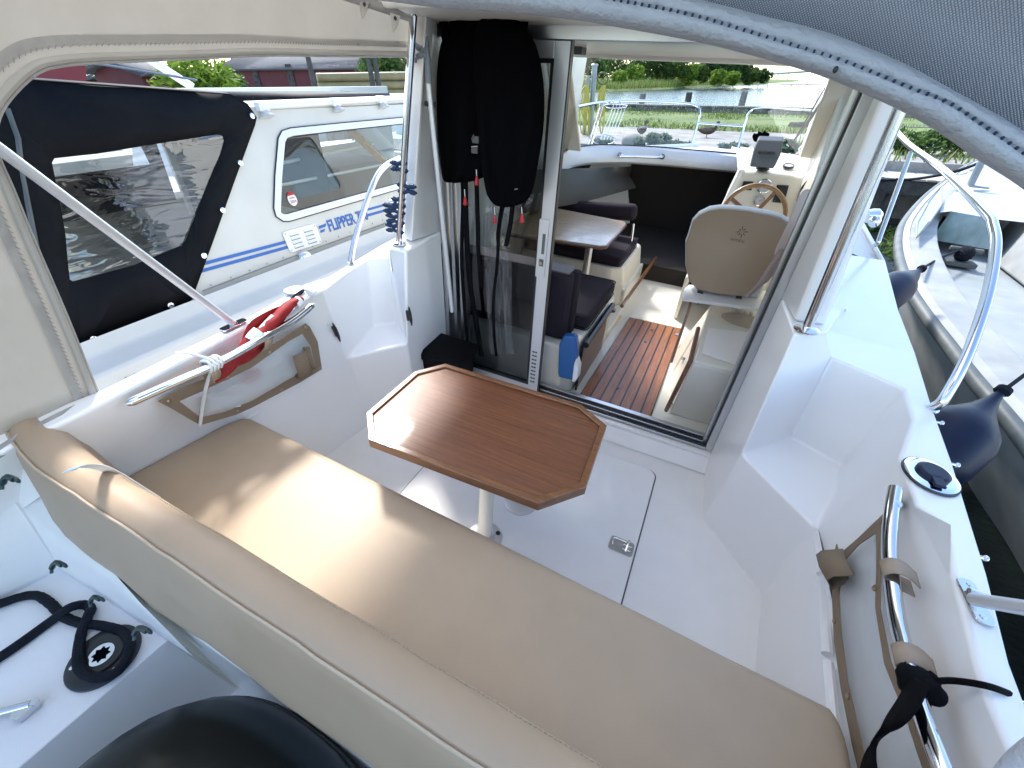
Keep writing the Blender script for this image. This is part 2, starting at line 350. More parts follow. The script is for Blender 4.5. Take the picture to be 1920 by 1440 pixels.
# notched moulding bead along both inner walls
gs = []
for a, b in (((-1.478, 1.13, .478), (-1.487, .99, .478)), ((-1.487, .965, .470), (-1.492, .70, .470)), ((-1.492, .675, .478), (-1.495, .45, .478))):
    gs.append(G().tube([a, b], .012, n=8))
for a, b in ((Z(1530, 1000, .43), Z(1536, 1075, .43)), (Z(1538, 1090, .425), Z(1546, 1225, .425)), (Z(1548, 1240, .43), Z(1560, 1380, .43))):
    gs.append(G().tube([a+V((.006, 0, 0)), b+V((.006, 0, 0))], .014, n=8))
parts('moulding_bead', gs, GEL, boat)
# ---- outer hull
g = G()
for side, top, sx in (('R', outR, 1), ('L', outL, -1)):
    rows = [top, [p+V((.012*sx, 0, -.05)) for p in top], [V((p.x*.98-.008-(.22 if side == 'L' and p.y < 1.7 else 0), p.y, .35+.05*(p.y > 4))) if p.y < 4.4 else V((p.x*.9-.04, p.y-.12, .4)) for p in top], [V(((p.x+.4)*.86-.4-(.2 if side == 'L' and p.y < 1.7 else 0), min(p.y, 5.2), -.45)) for p in top]]
    g.grid(rows)
part('hull', g, GEL, boat, solid=.01)
g = G()   # side decks beside the cabin
g.poly([outR[5], outR[6], outR[7], V((.50, 3.0, .88)), V((.50, 1.95, .85))]); part('side_deck', g, GEL, boat)
g = G(); g.poly([outL[6], outL[7], outL[8], V((-1.53, 3.2, .88)), V((-1.53, 1.9, .84))]); part('side_deck', g, GEL, boat)
# ---- cockpit floor, hatch
g = G()
g.poly([(-1.55, -.05, 0), (.60, -.05, 0), (.60, 1.25, 0), (.36, 1.53, 0), (.36, 1.86, 0), (-1.30, 1.86, 0), (-1.30, 1.5, 0), (-1.5, 1.3, 0)])
g.poly([(-1.30, 1.80, .004), (.35, 1.80, .004), (.35, 1.865, .1), (-1.30, 1.865, .1)])
part('cockpit_floor', g, GELN, boat, bevel=.01)
hx0, hx1, hy0, hy1 = -.985, .092, .42, 1.69
hp = [(x, y) for x, y in rrect((hx1-hx0)/2, (hy1-hy0)/2, .05, 5, ((hx0+hx1)/2, (hy0+hy1)/2))]
g = G(); g.prism([(x, y, .0015) for x, y in [(x*1.0+(.006 if x > -.4 else -.006), y+(.006 if y > 1 else -.006)) for x, y in hp]], (0, 0, .002)); 
part('hatch_gap', g, RUB, boat)  # dark sheet coloured for the shaded gap round the hatch
g = G(); g.prism([(x, y, .003) for x, y in hp], (0, 0, .008))
hatch = part('floor_hatch', g, GELN, boat, bevel=.003, label='large white floor hatch with rounded corners')
g = G(); lc = Z(1165, 1024, .012)
g.prism([(lc.x+x, lc.y+y, .0115) for x, y in rrect(.052, .036, .012)], (0, 0, .003)); part('latch_recess', g, ALU, hatch, bevel=.002)
g = G(); g.tube(cat([lc+V((-.035, -.018, .014)), lc+V((-.038, .012, .018)), lc+V((.02, .014, .018)), lc+V((.03, -.012, .014))], 5), .0028, n=8)
g.tube([lc+V((.022, -.03, .016)), lc+V((.026, .03, .016))], .005, n=8); g.tube([lc+V((.006, -.02, .016)), lc+V((.040, -.02, .016))], .003); g.tube([lc+V((.006, .002, .016)), lc+V((.040, .002, .016))], .003)
part('latch_handle', g, STEEL, hatch)
g = G(); pc = V((-.455, 1.19, .011)); g.lathe([(.078, 0), (.078, .003), (.074, .0045)], pc, n=40)
for k in range(4): g.disc(pc+V((.06*math.cos(k*1.57+.5), .06*math.sin(k*1.57+.5), .004)), .005, .0015, n=10)
part('floor_socket_plate', g, ALUW, hatch)
# ---- bulkhead columns
def col(name, base, top, extra=None, **k):
    g = G(); g.loft(base, top); return part(name, g, GEL, boat, bevel=.014, seg=4, **k)
A0, B0, C0 = Z(757, 447, .965), Z(771, 453, .965), Z(820, 436, .965)
A1, B1, C1 = Y(775, 100, A0.y), Y(794, 104, B0.y), Y(819, 19, C0.y)
def upto(a, b, z): return a+(b-a)*((z-a.z)/(b.z-a.z))
zt = 1.80
la = [A0, B0, C0, V((-1.285, 1.90, .965)), V((-1.50, 1.97, .965))]; lb = [upto(A0, A1, zt), upto(B0, B1, zt), upto(C0, C1, zt), V((-1.285, 1.90, zt)), V((-1.36, 2.03, zt))]
col('port_column', la, lb, label='white pillar at the port end of the cabin bulkhead')
P0, P1 = Z(1489, 603, .972), Z(1547, 611, .972); Q1 = Y(1587, 506, P1.y+.06); 
pa = [V((.315, 1.86, .972)), P0, P1, V((.505, 1.97, .972)), V((.36, 1.98, .972))]
P0t, P1t = Y(1648, 190, P0.y), Y(1692, 190, P1.y)
pb = [V((.315, 1.86, zt)), upto(P0, P0t, zt), upto(P1, P1t, zt), V((.412, 1.97, zt)), V((.35, 1.98, zt))]
col('starboard_column', pa, pb, label='white pillar at the starboard end of the cabin bulkhead')
# ---- door frame
g = G()
g.bb(.283, .318, 1.865, 1.965, .09, 1.76); g.bb(.262, .283, 1.90, 1.93, .09, 1.76)
g.bb(-1.285, .318, 1.868, 1.875, .095, .118); g.bb(-1.285, .318, 1.905, 1.912, .095, .125); g.bb(-1.285, .318, 1.945, 1.975, .095, .128)
g.bb(-1.285, .318, 1.868, 1.975, 1.745, 1.79)
g.bb(-1.285, -1.262, 1.865, 1.965, .09, 1.76); g.bb(-1.235, -1.215, 1.88, 1.95, .12, 1.745); g.bb(-1.19, -1.165, 1.88, 1.95, .12, 1.745)
df = part('door_frame', g, ALU, boat, bevel=.003)
g = G(); g.bb(-1.262, .283, 1.876, 1.904, .093, .103); g.bb(-1.262, .283, 1.913, 1.944, .093, .103); g.bb(.275, .284, 1.872, 1.90, .1, 1.745); g.bb(-.2, .24, 1.878, 1.902, .1, .110)
part('door_track', g, BLKP, boat)
g = G(); g.bb(-1.285, .318, 1.84, 1.868, .085, .103); part('door_sill', g, GEL, boat, bevel=.004)
# sliding door
dx0, dx1, dy = -1.165, -.672, 1.888
g = G(); g.bb(-.735, dx1, dy-.013, dy+.013, .115, 1.745); g.bb(dx0, -.735, dy-.012, dy+.012, 1.69, 1.745); g.bb(dx0, -.735, dy-.012, dy+.012, .115, .165)
sdoor = part('sliding_door', g, ALUW, boat, bevel=.003, label='aluminium framed sliding glass door, half open')
g = G(); g.bb(-.745, -.733, dy-.014, dy+.014, .165, 1.69); g.bb(dx0, -.733, dy-.014, dy+.014, 1.675, 1.69); g.bb(dx0, -.733, dy-.014, dy+.014, .155, .168); g.bb(dx1-.001, dx1+.005, dy-.014, dy+.014, .115, 1.745)
part('door_seal', g, BLKP, sdoor)
g = G(); g.bb(dx0, -.737, dy-.002, dy+.002, .16, 1.69); part('door_pane', g, GLASSD, sdoor, smooth=False)
g = G(); lz = [Y(1028, 412, dy-.014).z, Y(1015, 520, dy-.014).z]; lx = -.715
g.prism([(lx+x, dy-.013, (lz[0]+lz[1])/2+z) for x, z in rrect(.024, (lz[0]-lz[1])/2, .006)], (0, -.008, 0))
lk = part('door_lock', g, ALUW, sdoor, bevel=.002)
g = G(); zc = (lz[0]+lz[1])/2; g.bb(lx-.001, lx+.013, dy-.023, dy-.020, zc-.02, zc+.075); g.bb(lx-.008, lx+.014, dy-.0245, dy-.0225, zc-.08, zc-.045); part('lock_slot', g, RUB, lk)
g = G(); g.lathe([(.009, 0), (.009, .012)], (lx+.002, dy-.022, zc-.062), (0, -1, 0), 14); part('lock_cylinder', g, STEEL, lk)
g = G(); vz = [Y(1012, 660, dy-.014).z, Y(1004, 720, dy-.014).z]
n = 9
for k in range(n):
    z = vz[1]+.01+(vz[0]-vz[1]-.02)*k/(n-1)
    g.bb(-.722, -.710, dy-.0150, dy-.0125, z, z+.004); g.bb(-.706, -.694, dy-.0150, dy-.0125, z, z+.004)
    g.bb(-.722, -.694, dy-.0150, dy-.0125, z-.004, z-.002)
part('vent_slots', g, BLKP, sdoor)
# ---- roof
g = G()
rf = [(-1.16, 1.42), (-1.22, 1.55), (-1.44, 2.05), (-1.46, 2.8), (-1.36, 3.38), (-1.1, 3.55), (.30, 3.55), (.55, 3.38), (.62, 2.8), (.60, 2.05), (.42, 1.55), (.36, 1.42)]
def rz(y): return 1.79-max(0, y-2.4)*.035
g.loft([(x, y, rz(y)) for x, y in rf], [(x*.985, y, rz(y)+.09) for x, y in rf])
roof = part('cabin_roof', g, CREAM, boat, bevel=.02, seg=3, label='cream cabin roof reaching aft over the door')
g = G(); g.tube([(-1.05, 3.53, 1.745), (.25, 3.53, 1.745)], .012); g.bb(-1.2, .5, 3.4, 3.44, 1.735, 1.757); part('roof_front_trim', g, GEL, roof)
g = G()
parts('ceiling_catch', [G().bb(x-.03, x+.03, 2.9, 2.98, 1.735, 1.775) for x in (-1.0, .1)], GREYP, roof)

# ---- cabin sides
def quadh(g, x, y0, y1, z0, z1, hy0, hy1, hz0, hz1, dx, lean=0.):
    g.holed([(x, y0, z0), (x, y1, z0), (x, y1, z1), (x, y0, z1)], [[(x, p[0], p[1]) for p in rrect((hy1-hy0)/2, (hz1-hz0)/2, .05, 3, ((hy0+hy1)/2, (hz0+hz1)/2))]], (dx, 0, 0))
    for v in g.bm.verts:
        if v.co.z > .86: v.co.x -= lean*(v.co.z-.86)
g = G(); quadh(g, -1.52, 1.93, 4.3, .1, 1.76, 2.35, 3.2, 1.14, 1.62, .03, -.115); part('port_cabin_side', g, CREAM, boat, label='cream inner side of the cabin with the port window')
g = G(); g.bb(-1.51, -1.504, 2.32, 3.23, 1.10, 1.66)
for v in g.bm.verts: v.co.x += .115*(v.co.z-.86)
part('port_window_pane', g, GLASS, boat, smooth=False)
g = G(); quadh(g, .475, 1.95, 4.2, .1, 1.76, 2.3, 3.2, 1.12, 1.66, .035, .115); part('starboard_cabin_side', g, CREAM, boat)
g = G(); g.bb(.49, .496, 2.27, 3.23, 1.09, 1.69)
for v in g.bm.verts: v.co.x -= .115*(v.co.z-.86)
part('starboard_window_pane', g, GLASS, boat, smooth=False)
# ---- cabin floor + mouldings
g = G(); g.bb(-1.5, .56, 1.97, 5.2, .0, .05)
g.poly([(-.47, 2.0, .054), (.1, 2.0, .054), (.02, 3.42, .054), (-.43, 3.42, .054)])
part('cabin_floor', g, CREAM, boat, bevel=.004)
tk = [V((-.455, 2.04, 0)), V((-.02, 2.04, 0)), V((-.011, 3.249, 0)), V((-.421, 3.235, 0))]
g = G(); nP = 7
for k in range(nP):
    a, b = k/nP, (k+1)/nP; gp = .0045
    A, B = lerp(tk[0], tk[1], a)+V((gp, 0, .058)), lerp(tk[0], tk[1], b)+V((-gp, 0, .058)); C, D = lerp(tk[3], tk[2], b)+V((-gp, 0, .058)), lerp(tk[3], tk[2], a)+V((gp, 0, .058))
    if k == 0: D += V((0, -.03, 0))
    g.prism([A, B, C, D], (0, 0, .012))
teakf = part('teak_floor_board', g, TEAKF, boat, bevel=.002)
g = G(); g.prism([p+V((0, 0, .055)) for p in tk], (0, 0, .011)); part('board_caulking', g, BLKP, teakf)
parts('finger_hole', [G().disc(Z(*p, .0705), .010, .002, n=14) for p in ((1222, 619), (1210, 641), (1159, 728))], BLKP, teakf)
g = G(); fs = lambda px, py, z=.05: Z(px, py, z)  # step and well forward of the boards
g.bb(-.56, -.53, 3.42, 5.1, .05, .20); g.bb(-.10, -.07, 3.42, 4.6, .05, .42);
g.bb(-1.05, -.50, 2.85, 3.35, .05, .10)
part('floor_moulding', g, CREAM, boat, bevel=.012, seg=3)
g = G(); a = Z(1166, 574, .2); b = Z(1230, 484, .2); g.tube([a, a+(b-a)*.33+V((0, 0, .01)), b], .016, n=8); part('step_trim', g, TEAKE, boat)
g = G(); a = Z(1108, 660, .06); b = Z(1162, 592, .06); g.tube([a, b], .016, n=4); part('pale_batten', g, OAK, boat)
# ---- berth cavity
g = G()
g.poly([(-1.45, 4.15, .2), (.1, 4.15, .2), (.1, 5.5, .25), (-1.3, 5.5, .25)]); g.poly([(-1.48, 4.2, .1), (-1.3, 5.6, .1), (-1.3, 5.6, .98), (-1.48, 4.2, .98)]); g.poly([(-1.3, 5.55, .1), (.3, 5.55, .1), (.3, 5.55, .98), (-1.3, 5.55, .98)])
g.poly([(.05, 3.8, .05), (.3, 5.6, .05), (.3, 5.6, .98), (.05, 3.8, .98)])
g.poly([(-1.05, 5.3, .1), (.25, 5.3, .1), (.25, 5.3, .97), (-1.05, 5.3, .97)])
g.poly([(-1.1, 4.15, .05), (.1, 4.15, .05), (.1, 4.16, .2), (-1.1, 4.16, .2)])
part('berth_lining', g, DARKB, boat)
g = G()  # sloping cream shelf on the port side below the dash
sh9 = [Y(1040, 372, 3.6), Y(1100, 349, 4.1), Y(1182, 315, 4.7)]; sh1 = [Y(1040, 395, 3.55), Y(1120, 378, 4.0), Y(1192, 356, 4.4)]
g.grid([[Y(980, 318, 3.2), Y(1080, 316, 4.1), Y(1185, 312, 5.0)], [Y(980, 372, 3.2), Y(1080, 345, 4.1), Y(1180, 330, 5.0)], [Y(980, 400, 3.2), Y(1090, 380, 4.0), Y(1192, 352, 4.9)]])
part('hull_side_shelf', g, SHELF_SHADE, boat, solid=.01)
# ---- dash and windscreen
dpx = [(1040, 297), (1062, 283), (1100, 274), (1147, 273), (1230, 277), (1300, 283), (1384, 290), (1460, 297), (1545, 303)]
dbx = [(1034, 335), (1056, 316), (1100, 308), (1162, 306), (1230, 310), (1300, 316), (1384, 324), (1460, 333), (1545, 340)]
top = []
for k, p in enumerate(dpx):
    q = Z(*p, 1.10); top.append(V((q.x, min(q.y, 4.95), q.z)) if k < 7 else Y(*p, [4.35, 3.9][k-7]))
top = [Y(p[0], p[1], t.y) for p, t in zip(dpx, top)]
top[0] = Y(1040, 297, 3.5)
bot = [Y(p[0], p[1], t.y-.03) for p, t in zip(dbx, top)]
tc_, bc_ = cat(top, 5), cat(bot, 5)
g = G(); g.grid([[p+V((0, .10, -.01)) for p in tc_], [p+V((0, .004, .002)) for p in tc_], [p+V((0, -.012, -.008)) for p in tc_], [lerp(p, q, .5)+V((0, -.016, 0)) for p, q in zip(tc_, bc_)], bc_, [p+V((0, .12, -.02)) for p in bc_]])
dash = part('dash_moulding', g, GEL, boat, sub=1)
g = G()
fd = [outL[8], outL[9], outL[10], outL[11], outL[12], outR[11], outR[10], outR[9], outR[8], outR[7]]
g.poly([V((p.x, p.y, p.z-.03)) for p in fd] + [V((.52, 3.3, .89))]+[V((min(p.x, .52), p.y+.09, .95)) for p in tc_[::-3]]+[V((-1.53, 3.2, .88))])
part('fore_deck', g, GELN, boat)
g = G(); g.tube([p+V((0, .012, .006)) for p in tc_], .007, n=6); part('windscreen_seal', g, BLKP, boat)
hA, hB = Y(1160, 292, top[3].y-.08), Y(1240, 295, top[4].y-.10)
g = G(); up = V((0, .06, .0))
g.tube([hA+up, hA+V((.005, 0, 0)), hA+V((.02, -.012, 0)), hB+V((-.02, -.012, 0)), hB+V((-.005, 0, 0)), hB+up], .012, n=10); g.disc(hA+V((0, .062, 0)), .024, -.012, (0, 1, 0)); g.disc(hB+V((0, .062, 0)), .024, -.012, (0, 1, 0))
part('grab_handle', g, CHROME, dash)
g = G(); wt = [V((-1.30, 3.15, 1.72))]+[V((-1.2+1.5*k/(len(tc_)-3), 3.50, 1.735)) for k in range(len(tc_)-2)]+[V((.40, 3.2, 1.72))]
g.grid([[p+V((0, .02, .004)) for p in tc_], wt]); part('windscreen', g, GLASS, boat)
g = G()
def strut(g, a, b, w1, w2, n): # flat pillar between two points, width along x
    a, b = V(a), V(b); g.loft([a-V((w1, 0, 0)), a+V((w1, 0, 0)), a+V((w1, n, 0)), a+V((-w1, n, 0))], [b-V((w2, 0, 0)), b+V((w2, 0, 0)), b+V((w2, n, 0)), b+V((-w2, n, 0))])
strut(g, Y(1068, 282, 4.0), Y(1045, 118, 3.35), .10, .09, .04); part('windscreen_pillar', g, CREAM, boat, bevel=.012); g = G()
strut(g, Y(1545, 300, 3.6), Y(1612, 130, 3.05), .14, .11, .04)
part('windscreen_pillar', g, CREAM, boat, bevel=.012)
# wiper, resting across the glass
g = G(); g.tube([Y(1468, 298, 4.35), Y(1500, 245, 4.1), Y(1546, 166, 3.75)], .005, n=6); g.tube([Y(1490, 262, 4.13), Y(1520, 222, 3.98), Y(1552, 172, 3.73)], [.006, .012, .006], n=6)
part('windscreen_wiper', g, BLKP, boat)
# ---- helm console
def q4(pts): return pts
cL = Y
TL, TRr, BL, BR = Y(1393, 322, 3.62), Y(1497, 330, 3.62), Y(1352, 395, 3.52), Y(1482, 425, 3.52)
UL, UR = Y(1388, 285, 3.95), Y(1522, 300, 3.95)
DL, DR = V((BL.x-.02, 3.5, .3)), V((BR.x+.03, 3.5, .3))
g = G(); b_ = V((0, .55, 0))
outer = [DL, BL, TL+V((-.02, 0, 0)), UL+V((-.02, 0, 0))]; outR_ = [DR, BR+V((.06, 0, 0)), Y(1512, 333, 3.62), UR+V((.02, 0, 0))]
g.grid([outer, outR_]); bkL = [V((p.x, 4.3, p.z)) for p in outer]; bkR = [V((p.x, 4.1, p.z)) for p in outR_]
g.grid([bkL, outer]); g.grid([outR_, bkR])
g.poly([UL+V((-.02, 0, 0)), outR_[3], bkR[3], bkL[3]])
con = part('helm_console', g, CREAM, boat, bevel=.018, seg=3, label='cream helm console with wheel, gauges and plotter')
def rib(name, m, quads, par=con, **k):
    parts(name, [G().tube(q, .02, n=8) for q in quads], m, par, **k)
rib('console_side_ridge', GEL, [[BL+V((0, -.012, -.02)), TL+V((-.012, -.01, 0)), UL+V((-.005, -.01, .0))], [Y(1500, 410, 3.52)+V((0, -.01, 0)), Y(1510, 333, 3.62)+V((0, -.01, 0)), UR+V((.005, -.01, 0))]])
fn = (TL-BL).cross(TRr-TL).normalized()
if fn.y > 0: fn = -fn
fx = (TRr-TL).normalized()
def onf(px, py, o=.006): return PL(px, py, TL, fn)+fn*o
def gauge(px, py, r, name='gauge'):
    c = onf(px, py); g = G(); g.lathe([(r, -.01), (r, .006), (r*.88, .010), (r*.84, .004)], c, fn, 26); o = part(name, g, CHROME, con)
    g = G(); g.disc(c+fn*.003, r*.83, .002, fn, 24); part('gauge_face', g, WHP if r < .03 else ALUW, o)
    g = G(); g.tube([c+fn*.0065, c+fn*.0065+fx*r*.5+V((0, 0, r*.2))], .0012, n=4)
    fz = fn.cross(fx)
    for k in range(9):
        t = R_(-30+30*k); d_ = fx*math.cos(t)+fz*math.sin(t)*(-1 if fz.z < 0 else 1); g.tube([c+fn*.0062+d_*r*.6, c+fn*.0062+d_*r*.75], .001, n=4)
    part('gauge_needle', g, BLKP, o)
gauge(1433, 350, .046); gauge(1423, 377, .034)
def panel(name, px, mt, o=.004, par=con):
    g = G(); pts = [onf(x, y, .0) for x, y in px]; g.prism(pts, fn*o*2); return part(name, g, mt, par, bevel=.001)
panel('switch_panel', [(1394, 340), (1413, 341), (1409, 357), (1388, 356)], BLKP); sw = panel('switch_panel', [(1457, 347), (1479, 348), (1470, 381), (1448, 379)], BLKP)
parts('panel_screw', [G().disc(onf(x, y, .008), .003, .002, fn, 8) for x, y in ((1460, 349.5), (1475, 350), (1452, 377), (1467, 378))], STEEL, sw)
g = G(); sn = (UL-TL).cross(TRr-TL).normalized(); sn = sn if sn.z > 0 else -sn
cc = PL(1478, 313, TL, sn); g.lathe([(.036, 0), (.036, .012), (.030, .014), (.029, .008)], cc, sn, 24); cp = part('compass', g, BLKP, con)
g = G(); g.disc(cc+sn*.008, .028, .002, sn); part('compass_face', g, ALUW, cp)
# plotter
pp = [(1421, 262), (1468, 265), (1451, 318), (1404, 313)]
g = G(); pq = [Y(1421, 262, 3.72), Y(1469, 264, 3.72), Y(1463, 292, 3.64), Y(1450, 317, 3.60), Y(1405, 313, 3.60), Y(1412, 283, 3.67)]
g.prism(pq, (0, .07, .02)); plot = part('plotter', g, GREYP, con, bevel=.008, label='grey plotter under its sun cover')
g = G(); mid = Y(1430, 316, 3.66); g.ell(mid, (.045, .04, .014)); g.tube([mid, mid+V((0, .06, -.03))], .02); part('plotter_mount', g, BLKP, plot)
pn = (pq[1]-pq[0]).cross(pq[5]-pq[0]).normalized()
text('plotter_lettering', 'GARMIN', .028, basis(PL(1437, 286.5, pq[0], pn)+V((0, -.004, .001)), pq[1]-pq[0], pq[0]-pq[4]), BLKP, plot, bold=.0008)
g = G(); ty = 3.9; g.prism([Y(x, y, ty) for x, y in ((1410, 257), (1413, 250), (1420, 252), (1422, 246), (1430, 250), (1434, 244), (1437, 249), (1444, 251), (1438, 262), (1436, 268), (1414, 266))], (0, .05, .0))
part('dash_glove', g, BLKF, con, bevel=.01)
# wheel
wc = Y(1411, 404, 3.27); wn = V((.02, -.90, .42)).normalized()
wx = V((1, 0, .0)); wx = (wx-wn*wx.dot(wn)).normalized(); wy = wn.cross(wx); wy = wy if wy.z > 0 else -wy
WR = .185
g = G(); g.tube([wc+(wx*math.cos(t)+wy*math.sin(t))*WR for t in [2*math.pi*k/48 for k in range(48)]], .0145, n=10, closed=True)
wh = part('steering_wheel', g, WHEEL, con, label='wooden three spoke steering wheel')
parts('wheel_spoke', [G().tube([wc-wn*.03+(wx*math.cos(t)+wy*math.sin(t))*.055, wc+(wx*math.cos(t)+wy*math.sin(t))*(WR-.005)], .0085, n=8, flat=1.5) for t in (R_(62), R_(152), R_(-60))], TEAKE, wh)
g = G()
for t in (R_(62), R_(152), R_(-60)): g.tube([wc-wn*.035, wc-wn*.028+(wx*math.cos(t)+wy*math.sin(t))*.062], .006, n=8)
g.lathe([(.02, -.09), (.02, -.03), (.035, -.03), (.03, -.01)], wc, wn); part('wheel_hub', g, STEEL, wh)
g = G(); g.ell(Y(1500, 398, 3.2), (.018, .03, .035)); g.tube(cat([Y(1500, 398, 3.2), Y(1495, 375, 3.35), Y(1505, 350, 3.5), Y(1532, 322, 3.3), Y(1545, 310, 3.1)], 5), .006, n=6); part('throttle_lever', g, BLKP, con)
# ---- galley
gt = .5
ga, gb_, gc_, gd = Z(1301, 676, gt), Z(1388, 699, gt), Z(1450, 590, gt), Z(1334, 566, gt)
gb2 = V((.5, gb_.y+.02, gt)); gc2 = V((.5, gc_.y+.02, gt))
g0 = Z(1255, 775, .05); g3 = V((-.02, 2.85, .05))
g = G()
g.prism([ga, gb2, gc2, gd], (0, 0, -.03)); g.loft([ga+V((0, 0, -.03)), gb2+V((0, 0, -.03)), gc2+V((0, 0, -.03)), gd+V((0, 0, -.03))], [g0, V((.5, g0.y, .05)), V((.5, 2.9, .05)), g3])
gal = part('galley_unit', g, CREAM, boat, bevel=.01, seg=3, label='cream galley counter with sink on the starboard side')
g = G(); g.prism([Z(x, y, gt+.001) for x, y in ((1328, 616), (1411, 625), (1386, 688), (1316, 664))], (0, 0, .006)); part('stove_lid', g, GELN, gal, bevel=.004)
g = G(); g.disc(Z(1393, 658, gt+.008), .009, .002); part('finger_hole', g, BLKP, gal)
sk = Z(1395, 602, gt)
g = G(); g.lathe([(.115, .003), (.118, .0045), (.110, .0015), (.098, -.02), (.02, -.024)], sk, n=30); 
for v in g.bm.verts: v.co.y = sk.y+(v.co.y-sk.y)*.8; v.co.x = sk.x+(v.co.x-sk.x)*1.1
part('sink_bowl', g, mat('sink_cream', (.55, .47, .37), .4), gal)
g = G(); wp = Z(1372, 582, gt); 
for k in range(4): g.bb(wp.x+k*.035, wp.x+k*.035+.014, wp.y-.02, wp.y+.03, gt, gt+.02)
part('sink_rack', g, CREAM, gal, bevel=.004)
g = G(); g.tube([ga+V((-.010, .02, -.01))+(Z(1313, 616, gt)-ga)*1.0, ga+V((-.014, .02, -.02)), Z(1252, 771, .08)+V((-.01, 0, 0))], .012, n=6); 
g.tube([Z(1296, 562, .5), Z(1290, 585, .42), Z(1258, 680, .12)], .010, n=6)
part('galley_trim', g, OAKD, gal)
parts('door_knob', [G().disc(Z(x, y, .2), .012, .02, (-1, 0, 0), 12) for x, y in ((1284, 674), (1272, 628))], STEEL, gal); part('door_hinge', G().bb(g0.x-.006, g0.x+.004, g0.y+.0, g0.y+.01, .06, .12), STEEL, gal)
g = G(); z_ = .60; g.prism([Z(x, y, z_) for x, y in ((1283, 540), (1292, 533), (1440, 545), (1437, 580), (1279, 559))], (0, 0, -.02)); hs = part('seat_shelf', g, GEL, gal, bevel=.006)
# ---- helm seat
seat = thing('helm_seat', Y(1370, 560, 2.72), 'beige helm seat seen from behind in front of the steering wheel', 'helm seat')
ol = [(1284, 455), (1288, 445), (1297, 415), (1309, 402), (1328, 393), (1349, 390), (1372, 391), (1400, 394), (1440, 401), (1466, 408), (1479, 416), (1484, 428), (1481, 450), (1468, 478), (1450, 510), (1425, 542), (1405, 556), (1392, 558), (1340, 552), (1305, 544), (1290, 528), (1284, 500)]
sy = lambda y: 2.68+(560-y)/170*.14
o3 = [Y(x, y, sy(y)) for x, y in ol]; cen = sum(o3, V())/len(o3)
def ring(s, dy, dz=0): return [cen+(p-cen)*s+V((0, dy, dz)) for p in o3]
g = G(); rows = [ring(.93, -.006), ring(.975, 0), ring(.985, .03)]; rr = g.grid(rows, cv=True); g.bm.faces.new(rr[0])
sh = part('seat_shell', g, SEATF, seat)
g = G(); rows = [ring(.97, .02), ring(1.0, .03), ring(1.015, .06), ring(1.0, .10), ring(.9, .12)]; rr = g.grid(rows, cv=True); g.bm.faces.new(rr[-1]); g.bm.faces.new(rr[0]); part('seat_pad', g, SEATW, seat)
g = G(); b0 = Y(1360, 548, 2.75); g.bb(b0.x-.18, b0.x+.2, 2.78, 3.12, b0.z-.02, b0.z+.09); part('seat_cushion', g, SEATW, seat, bevel=.03, seg=3)
parts('seat_bracket', [G().bb(b0.x+x, b0.x+x+.04, 2.75, 3.0, b0.z-.06, b0.z-.015) for x in (-.1, .1)], BLKP, seat); parts('shell_foot', [G().tube([Y(1308, 546, 2.69), Y(1318, 549, 2.69)], .008), G().tube([Y(1380, 557, 2.68), Y(1391, 558, 2.68)], .008)], BLKP, seat)
# embossed star + faint lettering
EMB = mat('embossed_mark', (.13, .10, .075), .6)
sn_ = (o3[5]-o3[18]).cross(o3[10]-o3[3]).normalized(); sn_ = sn_ if sn_.y < 0 else -sn_
sp = PL(1391, 435, cen, sn_); g = G(); ex = V((1, 0, 0)); ex = (ex-sn_*ex.dot(sn_)).normalized(); ey = sn_.cross(ex); ey = ey if ey.z > 0 else -ey
for k in range(8):
    t = R_(k*45+10); d_ = ex*math.cos(t)+ey*math.sin(t); L = .034 if k % 2 == 0 else .026
    g.tube([sp+sn_*.0075+d_*.008, sp+sn_*.0075+d_*L*.6, sp+sn_*.0075+d_*L], [.001, .003, .0008], n=5)
part('seat_star_emblem', g, EMB, sh)
text('seat_lettering', 'SAMSEAL', .020, basis(PL(1383, 451, cen, sn_)+sn_*.0072, ex+V((0, 0, -.04)), ey), EMB, sh, depth=.0005)
# cloth hanging over the starboard edge of the seat
g = G(); cl = [[(1502, 350), (1522, 352), (1530, 358)], [(1478, 415), (1500, 420), (1518, 425)], [(1462, 448), (1480, 452), (1500, 460)], [(1446, 480), (1462, 487), (1475, 492)]]
g.grid([[Y(x, y, 2.55+.02*((i+j) % 2)+.02*j) for j, (x, y) in enumerate(r)] for i, r in enumerate(cl)])
obj('hanging_cloth', g, PINKC, solid=.006, sub=2, label='pale pink cloth hanging beside the helm seat at the door jamb', cat='cloth')
g = G(); g.tube(cat([Y(1400, 556, 2.6), Y(1432, 525, 2.6), Y(1455, 492, 2.58), Y(1470, 470, 2.56)], 5), [.02]*5+[.032]*11, n=8, flat=.5)
obj('rolled_cloth', g, mat('mauve_cloth', (.42, .33, .31), .9, bump=(60, .3)), label='mauve rolled cloth tucked behind the helm seat back', cat='cloth')
